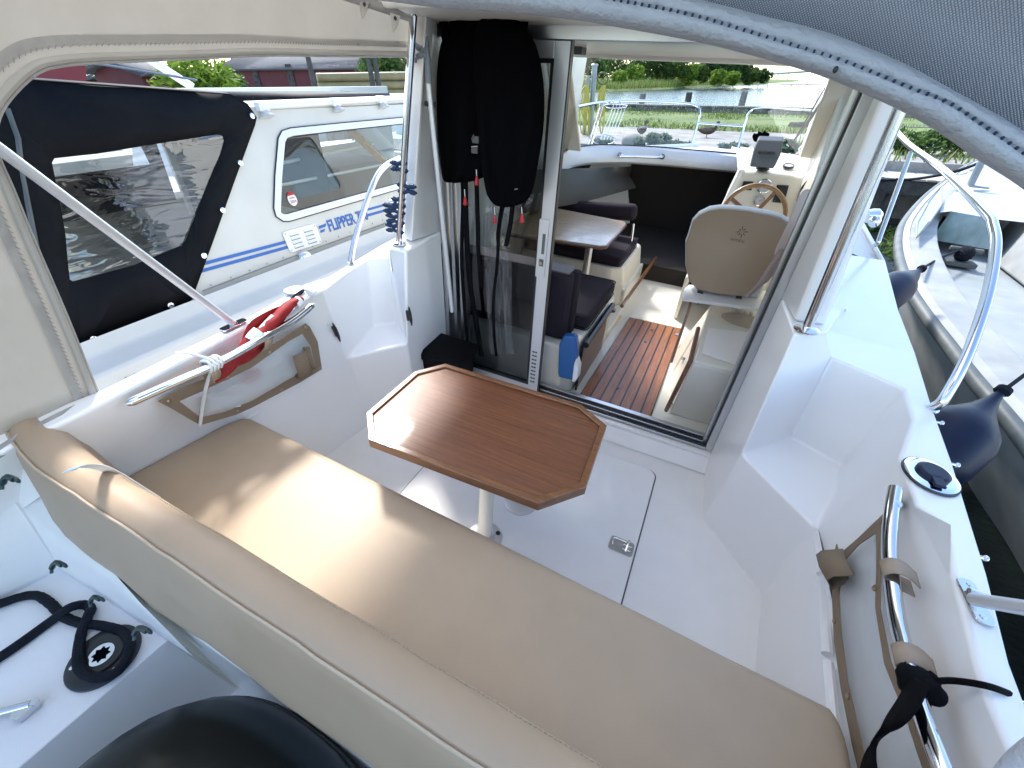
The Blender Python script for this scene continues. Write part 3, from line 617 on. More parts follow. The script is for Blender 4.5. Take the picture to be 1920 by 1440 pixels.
# ---- dinette
def box_part(name, poly, z0, z1, m, par, inset=0, **k):
    g = G(); b = [V((p[0], p[1], z0)) for p in poly]; t = [V((p[0], p[1], z1)) for p in poly]; g.loft(b, t); return part(name, g, m, par, **k)
dn = part('aft_seat_base', G().loft([(-1.48, 1.99, .05), (-.585, 1.99, .05), (-.52, 2.06, .05), (-.50, 2.83, .05), (-.62, 2.9, .05), (-1.48, 2.9, .05)], [(-1.48, 1.99, .40), (-.585, 1.99, .40), (-.52, 2.06, .40), (-.50, 2.83, .40), (-.62, 2.9, .40), (-1.48, 2.9, .40)]), CREAM, boat, bevel=.02, seg=3)
part('locker_door', G().bb(-.503, -.492, 2.10, 2.66, .06, .385), BRWN, dn, bevel=.003)
part('locker_rail', G().tube([(-.482, 2.10, .385), (-.482, 2.70, .385)], .020, n=8).tube([(-.482, 2.66, .37), (-.475, 2.72, .34)], .02, n=8), BLKP, dn)
part('locker_seam', G().bb(-.5, -.488, 2.085, 2.095, .06, .385), BLKP, dn)
part('forward_seat_base', G().loft([(-1.48, 3.34, .05), (-.66, 3.34, .05), (-.52, 3.45, .05), (-.52, 4.1, .05), (-1.48, 4.1, .05)], [(-1.48, 3.34, .40), (-.68, 3.34, .40), (-.58, 3.42, .40), (-.58, 4.1, .40), (-1.48, 4.1, .40)]), CREAM, boat, bevel=.03, seg=3)
def cushion(name, label, x0, x1, y0, y1, z0, z1, m=PURP, rot=0, piping=True, bev=.035, grp='plum cabin cushions'):
    g = G(); c = V(((x0+x1)/2, (y0+y1)/2, (z0+z1)/2)); M = Matrix.Rotation(rot, 3, 'Z')
    g.box(c, (x1-x0, y1-y0, z1-z0), M)
    o = obj(name, g, m, bevel=bev, seg=4, label=label, cat='cushion', group=grp)
    if piping:
        g = G()
        for z in (z0+.008, z1-.008):
            g.tube([c+M@V((p[0], p[1], 0))+V((0, 0, z-c.z)) for p in rrect((x1-x0)/2-.001, (y1-y0)/2-.001, bev, 4)], .004, n=6, closed=True)
        part('cushion_piping', g, m, o)
    return o
cushion('seat_cushion', 'dark plum cushion on the seat nearest the sliding door', -1.46, -.515, 2.22, 2.86, .402, .50)
g = G(); g.bb(-1.46, -.60, 2.035, 2.105, .41, .80); o = obj('backrest_cushion', g, PURP, bevel=.02, seg=3, label='upright plum backrest cushion just behind the sliding door', cat='cushion', group='plum cabin cushions')
g = G(); g.bb(-1.46, -.585, 2.112, 2.19, .41, .79); part('cushion_back_half', g, PURP, o, bevel=.02, seg=3)
g = G(); g.bb(-1.44, -.62, 2.05, 2.17, .797, .806); part('pale_top', g, PURPL, o, bevel=.004)  # lighter strip laid along the top of the cushion
cushion('seat_cushion', 'plum cushion on the seat beyond the oak dinette table', -1.46, -.60, 3.36, 4.0, .402, .48)
a, b = Y(1030, 388, 3.95), Y(1196, 395, 4.0)
g = G(); M = Matrix.Rotation(math.atan2((b-a).z, (b-a).x)*-1, 3, 'Y'); c = (a+b)/2; g.box(c+V((0, 0, -.01)), ((b-a).length, .12, .14), M)
rb = obj('backrest_bolster', g, PURP, bevel=.05, seg=4, label='long plum bolster on a chrome bracket beyond the dinette table', cat='cushion', group='plum cabin cushions')
g = G(); g.tube(cat([Y(1188, 420, 3.92), Y(1184, 450, 3.86), Y(1178, 470, 3.82), Y(1166, 472, 3.84)], 4), .010, n=8); part('bolster_bracket', g, CHROME, rb)
tb = thing('dinette_table', (-1.0, 3.3, .05), 'pale oak dinette table with rounded corners inside the cabin', 'table')
tpx = [(-1.46, 2.86), (-1.01, 2.925), (-.70, 2.965), (-.665, 3.0), (-.672, 3.62), (-.70, 3.68), (-1.30, 3.74), (-1.46, 3.76)]
g = G(); g.prism([(x, y, .655) for x, y in tpx], (0, 0, .024)); part('tabletop', g, OAK, tb, bevel=.003)
g = G(); pts = [V((x, y, .664)) for x, y in tpx]; g.tube(pts[:7], .0135, n=8, flat=1); part('table_edge', g, OAKD, tb)
g = G(); lt = Z(1092, 462, .655); g.tube([(lt.x, 3.15, .05), (lt.x, 3.15, .655)], .028, n=16); g.lathe([(.08, .0), (.08, .01), (.03, .03)], (lt.x, 3.15, .05)); part('table_leg', g, ALU, tb)
# blue bottle in its white holder
bt = thing('soap_bottle', (-.53, 1.975, .17), 'blue plastic bottle hanging on the seat base inside the door', 'bottle')
bpx = [(1062, 622), (1085, 624), (1088, 650), (1083, 700), (1078, 706), (1052, 700), (1051, 690), (1053, 640)]
g = G(); bpts = [Y(x, y, 1.985) for x, y in bpx]; g.prism(bpts, (0, -.05, 0)); part('bottle_body', g, NAVYP, bt, bevel=.014, seg=3)
g = G(); bpts = [Y(x, y, 1.985) for x, y in ((1086, 664), (1091, 680), (1089, 700), (1083, 708), (1078, 706), (1082, 675))]; g.prism(bpts, (0, -.06, 0)); part('bottle_holder', g, WHP, bt, bevel=.01, seg=3)
# ---- rails and poles
g = G(); pb_, pt_ = Z(748, 457, .965), Y(775, 29, 1.60)
g.tube([pb_, pt_], .0145, n=14); g.lathe([(.034, 0), (.034, .004), (.018, .012)], pb_+V((0, 0, 0)), n=20); g.lathe([(.034, 0), (.034, -.006), (.018, -.012)], pt_+V((0, 0, .01)), n=20)
part('port_roof_pole', g, STEEL, boat)
g = G(); rb_, rt_ = Z(1512, 618, .975), Y(1692, 195, 1.58); rt_ = rb_+(rt_-rb_)*1.25
g.tube([rb_, rt_], .0165, n=14); g.lathe([(.040, 0), (.040, .004), (.022, .014)], rb_, n=24); part('starboard_roof_pole', g, STEEL, boat)
g = G()
rp = [X(1640, 462, .86), X(1655, 440, .86), X(1672, 370, .86), X(1700, 290, .86)]
g.tube(cat([X(1637, 461, .87), X(1646, 455, .87), X(1655, 430, .87), X(1708, 285, .87)], 6), .0125, n=10)
g.tube(cat([X(1672, 235, .90), X(1700, 268, .88), X(1772, 322, .84), X(1845, 395, .82), X(1862, 425, .815), X(1866, 470, .815), X(1850, 560, .81), X(1812, 670, .80), X(1776, 738, .79), X(1760, 758, .785), X(1742, 766, .775)], 6), .0145, n=12)
g.disc(X(1742, 766, .775), .025, .004)
part('starboard_side_rail', g, STEEL, boat)
g = G(); g.lathe([(.030, 0), (.034, .02), (.034, .045), (.02, .06)], X(1625, 405, .66), (1, .15, .1), 20); g.ell(X(1640, 415, .68), (.025, .03, .028)); part('navigation_light', g, CHROME, boat)
g = G(); g.tube(cat([Z(657, 493, .85), X(668, 440, -1.62), X(700, 345, -1.66), X(722, 312, -1.68), X(748, 297, -1.74)], 6), .0145, n=12)
part('port_side_rail', g, STEEL, boat)
# pulpit at the bow
g = G(); PX = lambda px, py, y: Y(px, py, y)
g.tube(cat([PX(1050, 205, 3.9), PX(1078, 201, 4.3), PX(1131, 192, 4.9), PX(1187, 189, 5.3), PX(1250, 191, 5.7), PX(1298, 196, 5.95), PX(1312, 208, 5.97), PX(1306, 240, 5.95), PX(1292, 285, 5.9)], 5), .0125, n=8)
g.tube(cat([PX(1379, 290, 5.9), PX(1392, 250, 5.95), PX(1402, 216, 5.97), PX(1414, 206, 5.95), PX(1440, 204, 5.7), PX(1500, 207, 5.0), PX(1550, 211, 4.3), PX(1600, 216, 3.6)], 5), .0125, n=8)
g.tube([PX(1309, 231, 5.95), PX(1395, 237, 5.95)], .011, n=8); g.tube([PX(1131, 192, 4.9), PX(1108, 275, 4.95)], .011, n=8); g.tube([PX(1127, 192, 4.9), PX(1102, 275, 5.0)], .008, n=8)
part('bow_rail', g, STEEL, boat)
g = G()
for k in range(5):
    x = 1140+k*6; g.tube([PX(x+12, 193, 5.05), PX(x-14, 262, 5.0)], .004, n=5)
g.tube([PX(1155+22*math.cos(t), 199+4*math.sin(t), 5.1+.12*math.sin(t)) for t in [k*.35 for k in range(18)]], .006, n=6, closed=True)
g.tube([PX(1132+20*math.cos(t), 262+10*math.sin(t), 5.0) for t in [k*.35 for k in range(18)]], .006, n=6, closed=True)
part('fender_basket', g, STEEL, boat)
g = G()
for k in range(4): x = 1540-k*5; g.tube([PX(x, 222, 4.4), PX(x-16, 290, 4.4)], .004, n=5)
g.tube([PX(1520+22*math.cos(t), 280+9*math.sin(t), 4.4) for t in [k*.35 for k in range(18)]], .005, n=6, closed=True)
part('fender_basket', g, WHP, boat)
# handrails in the cockpit
g = G()
hr = cat([X(236, 758, -1.365), X(330, 716, -1.345), X(400, 685, -1.335), X(480, 641, -1.335), X(550, 601, -1.345), X(588, 570, -1.36)], 6)
g.tube(hr, [.006]+[.0135]*(len(hr)-2)+[.006], n=12); g.tube([X(345, 708, -1.345), X(350, 706, -1.39)], .008); g.tube([X(560, 592, -1.345), X(558, 592, -1.40)], .008)
part('port_grab_rail', g, STEEL, boat)
g = G()
hr = cat([X(1680, 912, .60), X(1672, 960, .585), X(1668, 1040, .575), X(1680, 1150, .572), X(1700, 1235, .57), X(1728, 1330, .57), X(1768, 1440, .57), X(1800, 1530, .575)], 6)
g.tube(hr, [.006]+[.0155]*(len(hr)-2)+[.006], n=14); g.tube([X(1682, 945, .59), X(1690, 945, .64)], .010)
part('starboard_grab_rail', g, STEEL, boat)
# small fittings
def cleat(px0, px1, py0, py1, pl, par=boat):
    a, b = pl(px0, py0), pl(px1, py1); g = G(); m_ = (a+b)/2; g.tube([a, m_, b], [.003, .007, .003], n=8); return a, b, m_, g
for (a, b, nx) in (((X(621, 604, -1.44)), X(635, 638, -1.44), V((.014, -.004, 0))), (X(762, 574, -1.245), X(768, 609, -1.245), V((.014, 0, 0)))):
    g = G(); m_ = (a+b)/2; g.tube([a+nx, lerp(a, b, .3)+nx, lerp(a, b, .7)+nx, b+nx], [.003, .008, .008, .003], n=8); g.tube([lerp(a, b, .35), lerp(a, b, .35)+nx], .006); g.tube([lerp(a, b, .65), lerp(a, b, .65)+nx], .006)
    g.tube([lerp(a, b, .25)-nx*.1, lerp(a, b, .75)-nx*.1], .008, n=6); part('rope_cleat', g, BLKP, boat)
g = G()
for p in ((1832, 1037), (1838, 1038)): pass
for (x, y, zz_) in ((1748, 790, .80), (1775, 868, .80), (1822, 1040, .80), (1900, 1312, .80)):
    c = Z(x, y, zz_); c = V((c.x, c.y, c.z)); g.tube([c, c+V((.022, 0, .002))], .004, n=8); g.ell(c+V((.024, 0, .002)), (.006, .008, .008), n=6)
for (x, y) in ((1584, 584),): g.lathe([(.005, 0), (.004, .012), (.007, .015)], Z(x, y, .86), n=8)
part('canopy_stud', g, STEEL, boat)
fc = Z(1744, 893, .853)
g = G(); g.lathe([(.058, 0), (.058, .006), (.050, .010), (.036, .010)], fc, n=36); 
for v in g.bm.verts: v.co.y = fc.y+(v.co.y-fc.y)*1.1
fcap = part('fuel_filler', g, CHROME, boat, label='round chrome filler flange with a black cap')
g = G(); g.lathe([(.062, 0), (.061, .004)], fc, n=36)
for v in g.bm.verts: v.co.y = fc.y+(v.co.y-fc.y)*1.1
part('filler_gasket', g, BLKP, fcap)
g = G(); g.lathe([(.036, .008), (.036, .018), (.028, .022)], fc, n=30); g.box(fc+V((-.002, -.038, .018)), (.024, .04, .008)); part('filler_cap', g, NAVY, fcap, bevel=.002)
fl = Z(552, 545, .86); g = G(); g.lathe([(.042, 0), (.042, .005), (.03, .007)], fl, n=30); part('deck_filler', g, FILLG, boat)
# transom swim deck
sd0 = .32
g = G()
l5, l1 = Z(114, 1068, sd0), Z(0, 1126, sd0); pf = [Z(311, 1202, sd0), Z(34, 1440, sd0), V((-1.12, -.60, sd0)), V((l1.x-.03, -.60, sd0)), l1, l5]
g.poly(pf)
g.poly([pf[0], pf[1], pf[1]+V((.06, 0, -.35)), pf[0]+V((.10, .03, -.35))]); g.poly([pf[1], pf[2], pf[2]+V((.06, 0, -.35)), pf[1]+V((.06, 0, -.35))])
g.poly([pf[0], pf[5], V((-1.50, .085, .62)), Z(60, 900, .66), V((-.95, .075, .62)), V((-.95, .075, sd0))])
g.poly([l5, l1, V((-1.475, -.04, .86)), V((-1.455, .10, .86))])
g.poly([l1, pf[3], V((-1.52, -.60, .86)), V((-1.475, -.04, .86))])
g.poly([l5, V((-1.455, .10, .86)), V((-1.40, .16, .70)), V((-1.50, .085, .62))])
part('swim_deck', g, GELN, boat, bevel=.02, seg=4)
g = G(); g.poly([(-.98, .125, -.2), (.65, .125, -.2), (.65, .125, .60), (-.98, .125, .60)]); g.poly([(-1.62, .085, .60), (-.96, .10, .60), (-.96, .24, .61), (-1.5, .24, .61)]); g.poly([(-.96, .125, .60), (.65, .125, .60), (.65, .22, .60), (-.96, .22, .60)]); g.poly([(-1.60, .22, .3), (.62, .22, .3), (.62, .22, .66), (-1.6, .22, .66)])
part('transom', g, GEL, boat, bevel=.01)
g = G(); c = Z(196, 1232, sd0+.002); g.lathe([(.082, 0), (.082, .006), (.076, .010), (.05, .010), (.047, .016), (.024, .016), (.022, .011)], c, n=40)
wd = part('deck_fitting', g, BLKP, boat, label='round black deck fitting with a star shaped socket')
parts('fitting_screw', [G().disc(c+V((.064*math.cos(2.+k*2.1), .064*math.sin(2.+k*2.1), .010)), .0055, .002, n=10) for k in range(3)], CHROME, wd)
g = G(); g.lathe([(.029, .0165), (.029, .018), (.020, .018)], c, n=32)
part('fitting_ring', g, CHROME, wd)
g = G(); st = [(c.x+(.022 if k % 2 == 0 else .015)*math.cos(k*math.pi/8), c.y+(.022 if k % 2 == 0 else .015)*math.sin(k*math.pi/8), c.z+.0175) for k in range(16)]; g.prism(st, (0, 0, .0012)); part('star_socket', g, BLKF, wd)
for (x, y) in ((112, 1056), (183, 1120), (268, 1178), (22, 897)):
    c = Y(x, y, .040) if x != 22 else Y(x, y, .08)
    g = G(); g.tube(cat([c+V((.018, 0, .006)), c+V((.0, -.003, .008)), c+V((-.008, -.012, -.004)), c+V((-.004, -.02, -.014))], 5), [.0055]*12+[.003]*4, n=6); g.ell(c+V((.018, .002, .004)), (.010, .004, .008), n=6)
    part('cover_hook', g, mat('dark_green_hook', (.01, .035, .04), .35) if x == 112 else bpy.data.materials['dark_green_hook'], boat)
g = G(); a = Z(75, 1325, sd0+.004); 
g.prism([Z(72, 1318, sd0+.002), Z(80, 1322, sd0+.002), Z(40, 1356, sd0+.002), Z(28, 1352, sd0+.002), Z(36, 1335, sd0+.002)], (0, 0, .022)); g.tube([Z(58, 1320, sd0+.02), Z(-60, 1352, sd0+.02)], .009, n=10); g.disc(Z(68, 1318, sd0+.02), .008, .01)
part('ladder_hinge', g, STEEL, boat)
# ================================================================ COCKPIT THINGS
# bench seat cushion
g = G()
nx, ny = 60, 16
def bench_pt(u, v):
    # u port..starboard, v aft..front
    y0, y1 = .20, .716-.062*u
    y = y0+(y1-y0)*v
    xl = -1.565+.065*v; xr = .612-.012*v
    # rounded front corners
    if v > .80: k = (v-.80)/.20; c = 1-math.sqrt(max(0, 1-k*k)); xl += .07*c; xr -= .05*c
    x = xl+(xr-xl)*u
    e = min(u*2.1, (1-u)*2.1, v*.48, (1-v)*.48); h = .0
    r = .035; hh = math.sqrt(max(0, 1-(1-min(1, e/r))**2)) if e < r else 1
    z = .45+.055*hh+.006*math.sin(math.pi*u)*math.sin(math.pi*v)
    z += .0035*noise.noise(V((x*3.2, y*5, 0)))*hh
    if x > .0: z += .004*math.sin((x*5+y*3.0)*3.1)*math.exp(-((x-.28)/.22)**2)*hh
    return V((x, y, z))
us = [0, .002, .006, .012, .02]+[.02+.96*k/nx for k in range(1, nx)]+[.98, .988, .994, .998, 1]
vs = [0, .01, .03, .07]+[.07+.80*k/ny for k in range(1, ny)]+[.87, .90, .93, .955, .975, .99, .997, 1]
rows = [[bench_pt(u, v) for v in vs] for u in us]; g.grid(rows)
edge = [r[-1] for r in rows]; g.grid([[p for p in edge], [p+V((0, -.002, -.05)) for p in edge], [p+V((0, -.03, -.075)) for p in edge]])
for r in (rows[0], rows[-1]): g.grid([r, [p+V((0, 0, -.06)) for p in r]])
bench = obj('bench_cushion', g, VINYL, label='long beige vinyl bench seat cushion across the stern behind the table', cat='cushion')
g = G(); g.tube([p+V((0, .001, .003)) for p in edge], .0035, n=6); g.tube([p+V((0, 0, -.05)) for p in edge], .0035, n=6)
part('seat_piping', g, mat('brown_piping', (.30, .20, .12), .5), bench)
g = G(); g.loft([(-1.49, .10, 0), (.57, .10, 0), (.56, .58, 0), (-1.49, .58, 0)], [(-1.49, .10, .43), (.59, .10, .43), (.56, .63, .43), (-1.44, .63, .43)])
part('bench_locker', g, GEL, boat, bevel=.01)
# backrest : leaning padded cushion, flared at port end
def br_sec(u): # closed profile (y,z) at u 0 port .. 1 starboard
    pts = [V(p) for p in ((.268, .50), (.250, .60), (.232, .70), (.218, .78), (.205, .835), (.188, .868), (.160, .880), (.138, .874), (.126, .860), (.116, .80), (.098, .70), (.078, .58), (.072, .50), (.085, .46), (.25, .46))] if 0 else None
    prof = [(.278, .495), (.262, .58), (.246, .68), (.232, .77), (.220, .83), (.203, .866), (.176, .884), (.150, .884), (.132, .873), (.120, .84), (.108, .77), (.096, .70), (.086, .635), (.086, .60), (.11, .575), (.25, .47)]
    f = max(0, 1-u/.16); out = []
    for y, z in prof: out.append((y+.045*f*f, z-.004*f))
    return out
g = G(); rows = []
U = [0, .004, .012, .025, .04, .07]+[.07+.90*k/46 for k in range(1, 47)]+[.98, .99, 1]
for u in U:
    x = -1.515+2.10*u; s = 1.
    if u < .03: s = .70+.30*math.sqrt(max(0, 1-(1-u/.03)**2))
    if u > .97: s = .70+.30*math.sqrt(max(0, 1-(1-(1-u)/.03)**2))
    sec = br_sec(u); cy = sum(p[0] for p in sec)/len(sec); cz = sum(p[1] for p in sec)/len(sec)
    row = []
    for k, (y, z) in enumerate(sec):
        n_ = .004*noise.noise(V((x*5, k*.5, 0)))+.0025*noise.noise(V((x*14, k*1.2, 3)))
        row.append(V((x, cy+(y-cy)*s+n_, cz+(z-cz)*(.86+.14*s)+n_*.5)))
    rows.append(row)
gg = g.grid(rows, cv=True); g.bm.faces.new(gg[0]); g.bm.faces.new(gg[-1][::-1])
back = obj('back_cushion', g, VINYLB, label='padded beige backrest cushion running along the stern bench', cat='cushion', ang=60)
g = G(); g.tube([r[8]+V((0, -.002, .001)) for r in rows[3:-3]], .0028, n=6); part('back_piping', g, PIPE, back)
g = G()
for r0_, r1_ in zip(rows[12:-4], rows[13:-3]):
    for k in range(5):
        a = lerp(lerp(r0_[4], r0_[5], .5), lerp(r1_[4], r1_[5], .5), k/5); b = lerp(lerp(r0_[4], r0_[5], .5), lerp(r1_[4], r1_[5], .5), (k+.55)/5)
        g.tube([a+V((0, .0015, .0012)), b+V((0, .0015, .0012))], .0010, n=4)
part('stitching', g, mat('seam_thread', (.42, .36, .28), .7), back)
# white strap over the backrest
stp = [Y(128, 892, .128), Y(150, 882, .145), Y(190, 884, .185), Y(225, 900, .22), Y(262, 922, .245), Y(292, 940, .262)]
sp_ = cat(stp, 6); g = G()
g.grid([[p+V((-.006, -.004, .008)) for p in sp_], [p+V((.010, .012, .010)) for p in sp_]])
obj('white_strap', g, WHC, solid=.002, label='white webbing strap laid over the port end of the backrest', cat='strap')
# ---- teak table
tab = thing('cockpit_table', (-.51, .985, .011), 'octagonal teak table with raised rim standing in the cockpit', 'table')
tp = [Z(x, y, .68) for x, y in ((691, 824), (1010, 944), (1099, 913), (1138, 797), (1090, 758), (835, 681), (777, 696), (686, 774))]
tcn = sum(tp, V())/8
def inset(pts, d):
    n = len(pts); out = []
    for i in range(n):
        a, b, c = pts[i-1], pts[i], pts[(i+1) % n]; e1 = (b-a).normalized(); e2 = (c-b).normalized()
        n1 = V((-e1.y, e1.x, 0)); n2 = V((-e2.y, e2.x, 0)); h = (n1+n2); h = h/(h.dot(n1)); out.append(b+h*d)
    return out
area = sum(tp[i-1].x*tp[i].y-tp[i].x*tp[i-1].y for i in range(8)); sg = 1 if area > 0 else -1
ti = inset(tp, .022*sg)
dz = V((0, 0, 1))
g = G(); g.prism([p-dz*.026 for p in inset(tp, .008*sg)], (0, 0, .018)); o_top = part('tabletop', g, TEAK, tab)
g = G(); ang_ = math.atan2((tp[1]-tp[0]).y, (tp[1]-tp[0]).x)
g.grid([[p-dz*.032 for p in tp], [p-dz*.002 for p in tp], [lerp(p, q, .12) for p, q in zip(tp, ti)], [lerp(p, q, .88) for p, q in zip(tp, ti)], [q-dz*.002 for q in ti], [q-dz*.012 for q in ti], [q-dz*.032 for q in ti]], cu=True, cv=True)
part('table_rim', g, TEAKE, tab, ang=30)
g = G()
ti2 = inset(tp, .0235*sg)
g.grid([[q-dz*.0075 for q in ti], [q-dz*.0075 for q in ti2]], cv=True); part('rim_groove', g, mat('groove_dark', (.03, .012, .006), .6), tab)
lx, ly = Z(919, 950, .2).x, Z(940, 1006, 0).y
g = G(); g.tube([(-.515, .945, .02), (-.500, .955, .62)], .030, n=24); part('table_leg', g, CREAM, tab)
g = G(); g.lathe([(.075, .012), (.075, .017), (.045, .020), (.040, .035)], (-.515, .945, 0), n=30)
part('table_socket', g, ALUW, tab); part('table_bracket', G().prism([(-.60, .90, .618), (-.40, .90, .618), (-.40, 1.03, .618), (-.60, 1.03, .618)], (0, 0, .03)), ALUW, tab)
g = G(); g.disc((-.470, .985, .018), .010, .004, n=12); part('socket_bolt', g, BLKP, tab)
# ---- black tub beside the door
g = G()
bx = [Y(778, 650, 1.78), Y(800, 618, 1.86)]
def rr3(cx, cy, a, b, r, z, tw=0): return [V((cx+x, cy+y, z)) for x, y in rrect(a, b, r, 3)]
g.grid([rr3(-1.19, 1.70, .12, .09, .03, .005), rr3(-1.19, 1.70, .150, .115, .04, .33), rr3(-1.19, 1.70, .162, .128, .04, .335), rr3(-1.19, 1.70, .162, .128, .04, .365), rr3(-1.19, 1.70, .13, .10, .03, .385)], cv=True)
g.poly(rr3(-1.19, 1.70, .12, .09, .03, .005)); g.poly(rr3(-1.19, 1.70, .13, .10, .03, .385))
obj('black_tub', g, mat('black_tub_plastic', (.003, .003, .004), .7, spec=.15), label='black plastic tub standing on the floor beside the sliding door', cat='tub')
# ---- hanging life jackets
def garment(name, label, outline_rows, yc, depth, folds, par=None):
    # outline_rows: (py, left px, right px) from top to bottom
    g = G(); rows = []; ns = 30
    for i, (py, xa, xb) in enumerate(outline_rows):
        L, Rr = Y(xa, py, yc), Y(xb, py, yc); c = (L+Rr)/2; hw = (Rr-L).length/2; row = []
        for k in range(ns):
            t = 2*math.pi*k/ns; ct, st_ = math.cos(t), math.sin(t)
            dd = depth*(1-.4*(i/len(outline_rows)-.5)**2)
            fold = folds*noise.noise(V((ct*3.2+7*hw, i*.16, st_)))+folds*.6*math.sin(ct*9+i*.2)
            row.append(c+V((hw*ct*(1 if abs(ct) < .99 else 1), (dd+fold)*st_*(1-.25*abs(ct)**3), (Rr-L).z/2*ct)))
        rows.append(row)
    gg = g.grid(rows, cv=True); g.bm.faces.new(gg[0]); g.bm.faces.new(gg[-1][::-1])
    return obj(name, g, BLKF, par, sub=1, label=label, cat='life jacket' if par is None else None, group='black life jackets hung at the door' if par is None else None, ang=180)
def ribbon(g, pts, w, k=6, tw=0):
    c = cat(pts, k); n = len(c); ra, rb = [], []
    for i, p in enumerate(c):
        a = tw*i/n; d_ = V((math.cos(a), math.sin(a)*.9, 0))*w/2; ra.append(p-d_); rb.append(p+d_)
    g.grid([ra, rb]); return g
def toggle(par, px, py0, py1, y):
    g = G(); a, b = Y(px, py0, y), Y(px+1, py1, y); g.tube([a, b], .0018, n=6); part('pull_cord', g, WHC, par)
    g = G(); g.lathe([(.003, .0), (.005, .006), (.0105, .03), (.010, .036), (.002, .040)], b+V((0, 0, .008)), (0, 0, -1), 12); part('red_toggle', g, REDP, par)
rowsA = [(20, 855, 960), (45, 840, 970), (70, 830, 965), (95, 823, 960), (130, 819, 955), (180, 818, 950), (230, 820, 945), (280, 824, 938), (315, 827, 925), (335, 830, 908), (342, 836, 880)]
ja = garment('life_jacket', 'black life jacket hung nearer the port pillar, shorter and partly behind the other', rowsA, 1.79, .048, .022)
rowsB = [(25, 900, 965), (60, 892, 992), (80, 888, 1004), (110, 888, 1013), (150, 890, 1020), (200, 893, 1022), (250, 898, 1019), (300, 903, 1010), (340, 908, 1003), (365, 913, 997), (380, 925, 985), (386, 938, 970)]
jb = garment('life_jacket', 'black life jacket hung nearer the door opening, longer and rounder at the bottom', rowsB, 1.74, .058, .024)
gs = []
gs.append(ribbon(G(), [Y(850, 12, 1.80), Y(852, 60, 1.79), Y(840, 100, 1.76)], .045))
gs.append(ribbon(G(), [Y(828, 18, 1.80), Y(833, 50, 1.79), Y(838, 85, 1.78)], .04))
gs.append(ribbon(G(), [Y(872, 335, 1.80), Y(874, 420, 1.82), Y(880, 520, 1.83), Y(892, 600, 1.84), Y(903, 668, 1.84)], .030, tw=.5))
gs.append(ribbon(G(), [Y(893, 330, 1.78), Y(896, 420, 1.81), Y(897, 470, 1.82), Y(903, 540, 1.83)], .022, tw=1))
gs.append(ribbon(G(), [Y(866, 330, 1.80), Y(868, 380, 1.82), Y(866, 500, 1.84), Y(876, 640, 1.85)], .020, tw=.3))
parts('jacket_strap', gs, WEB, ja, solid=.002)
gs = []
gs.append(ribbon(G(), [Y(905, 5, 1.79), Y(910, 40, 1.76), Y(906, 70, 1.74)], .05))
gs.append(ribbon(G(), [Y(985, 5, 1.79), Y(980, 50, 1.76), Y(975, 85, 1.74)], .04))
gs.append(ribbon(G(), [Y(935, 5, 1.79), Y(940, 50, 1.74)], .06))
gs.append(ribbon(G(), [Y(945, 380, 1.75), Y(936, 430, 1.78), Y(932, 500, 1.80), Y(925, 565, 1.81), Y(926, 620, 1.81), Y(931, 668, 1.80)], .016, tw=.8))
gs.append(ribbon(G(), [Y(962, 378, 1.75), Y(957, 420, 1.77), Y(950, 455, 1.79), Y(948, 462, 1.79)], .022, tw=.3))
gs.append(ribbon(G(), [Y(940, 380, 1.75), Y(934, 420, 1.77), Y(933, 455, 1.79), Y(955, 466, 1.78)], .008))
parts('jacket_strap', gs, WEB, jb, solid=.002)
toggle(ja, 893, 318, 333, 1.735); toggle(ja, 871, 355, 372, 1.78)
toggle(jb, 978, 388, 404, 1.74); toggle(jb, 927, 388, 406, 1.77)
g = G()
for (x, y) in ((892, 262), (890, 281)):
    c = Y(x, y, 1.725); g.bb(c.x-.016, c.x+.016, c.y-.004, c.y+.004, c.z-.014, c.z+.014)
part('strap_buckle', g, mat('buckle_grey', (.05, .05, .055), .25), ja, bevel=.003)
g = G(); g.tube([Y(884, 275, 1.718), Y(896, 274, 1.718)], .0016, n=5); g.tube([Y(884, 262, 1.718), Y(888, 252, 1.718)], .0012, n=5); part('buckle_pin', g, STEEL, ja)
g = G(); g.tube([Y(936, 362, 1.685), Y(945, 362, 1.685)], .0015, n=5); g.tube([Y(938, 373, 1.69), Y(943, 373, 1.69)], .002, n=5); g.tube([Y(965, 355, 1.685), Y(971, 354, 1.685)], .0015, n=5); part('buckle_pin', g, STEEL, jb)
# crumpled clear bag behind the straps
g = G(); rows = []
for i in range(12):
    py = 400+i*24; rows.append([Y(905+k*6+i*1.2+5*noise.noise(V((i*.4, k*.7, 1))), py, 1.86+.022*noise.noise(V((i*.5, k*.8, 5)))+.012*math.sin(k*2.1)) for k in range(9)])
g.grid(rows); obj('clear_bag', g, glass('clear_bag_film', (.75, .77, .79), ior=1.5, rough=.12, milky=.05), sub=1, label='crumpled clear plastic bag hanging behind the black straps', cat='bag')
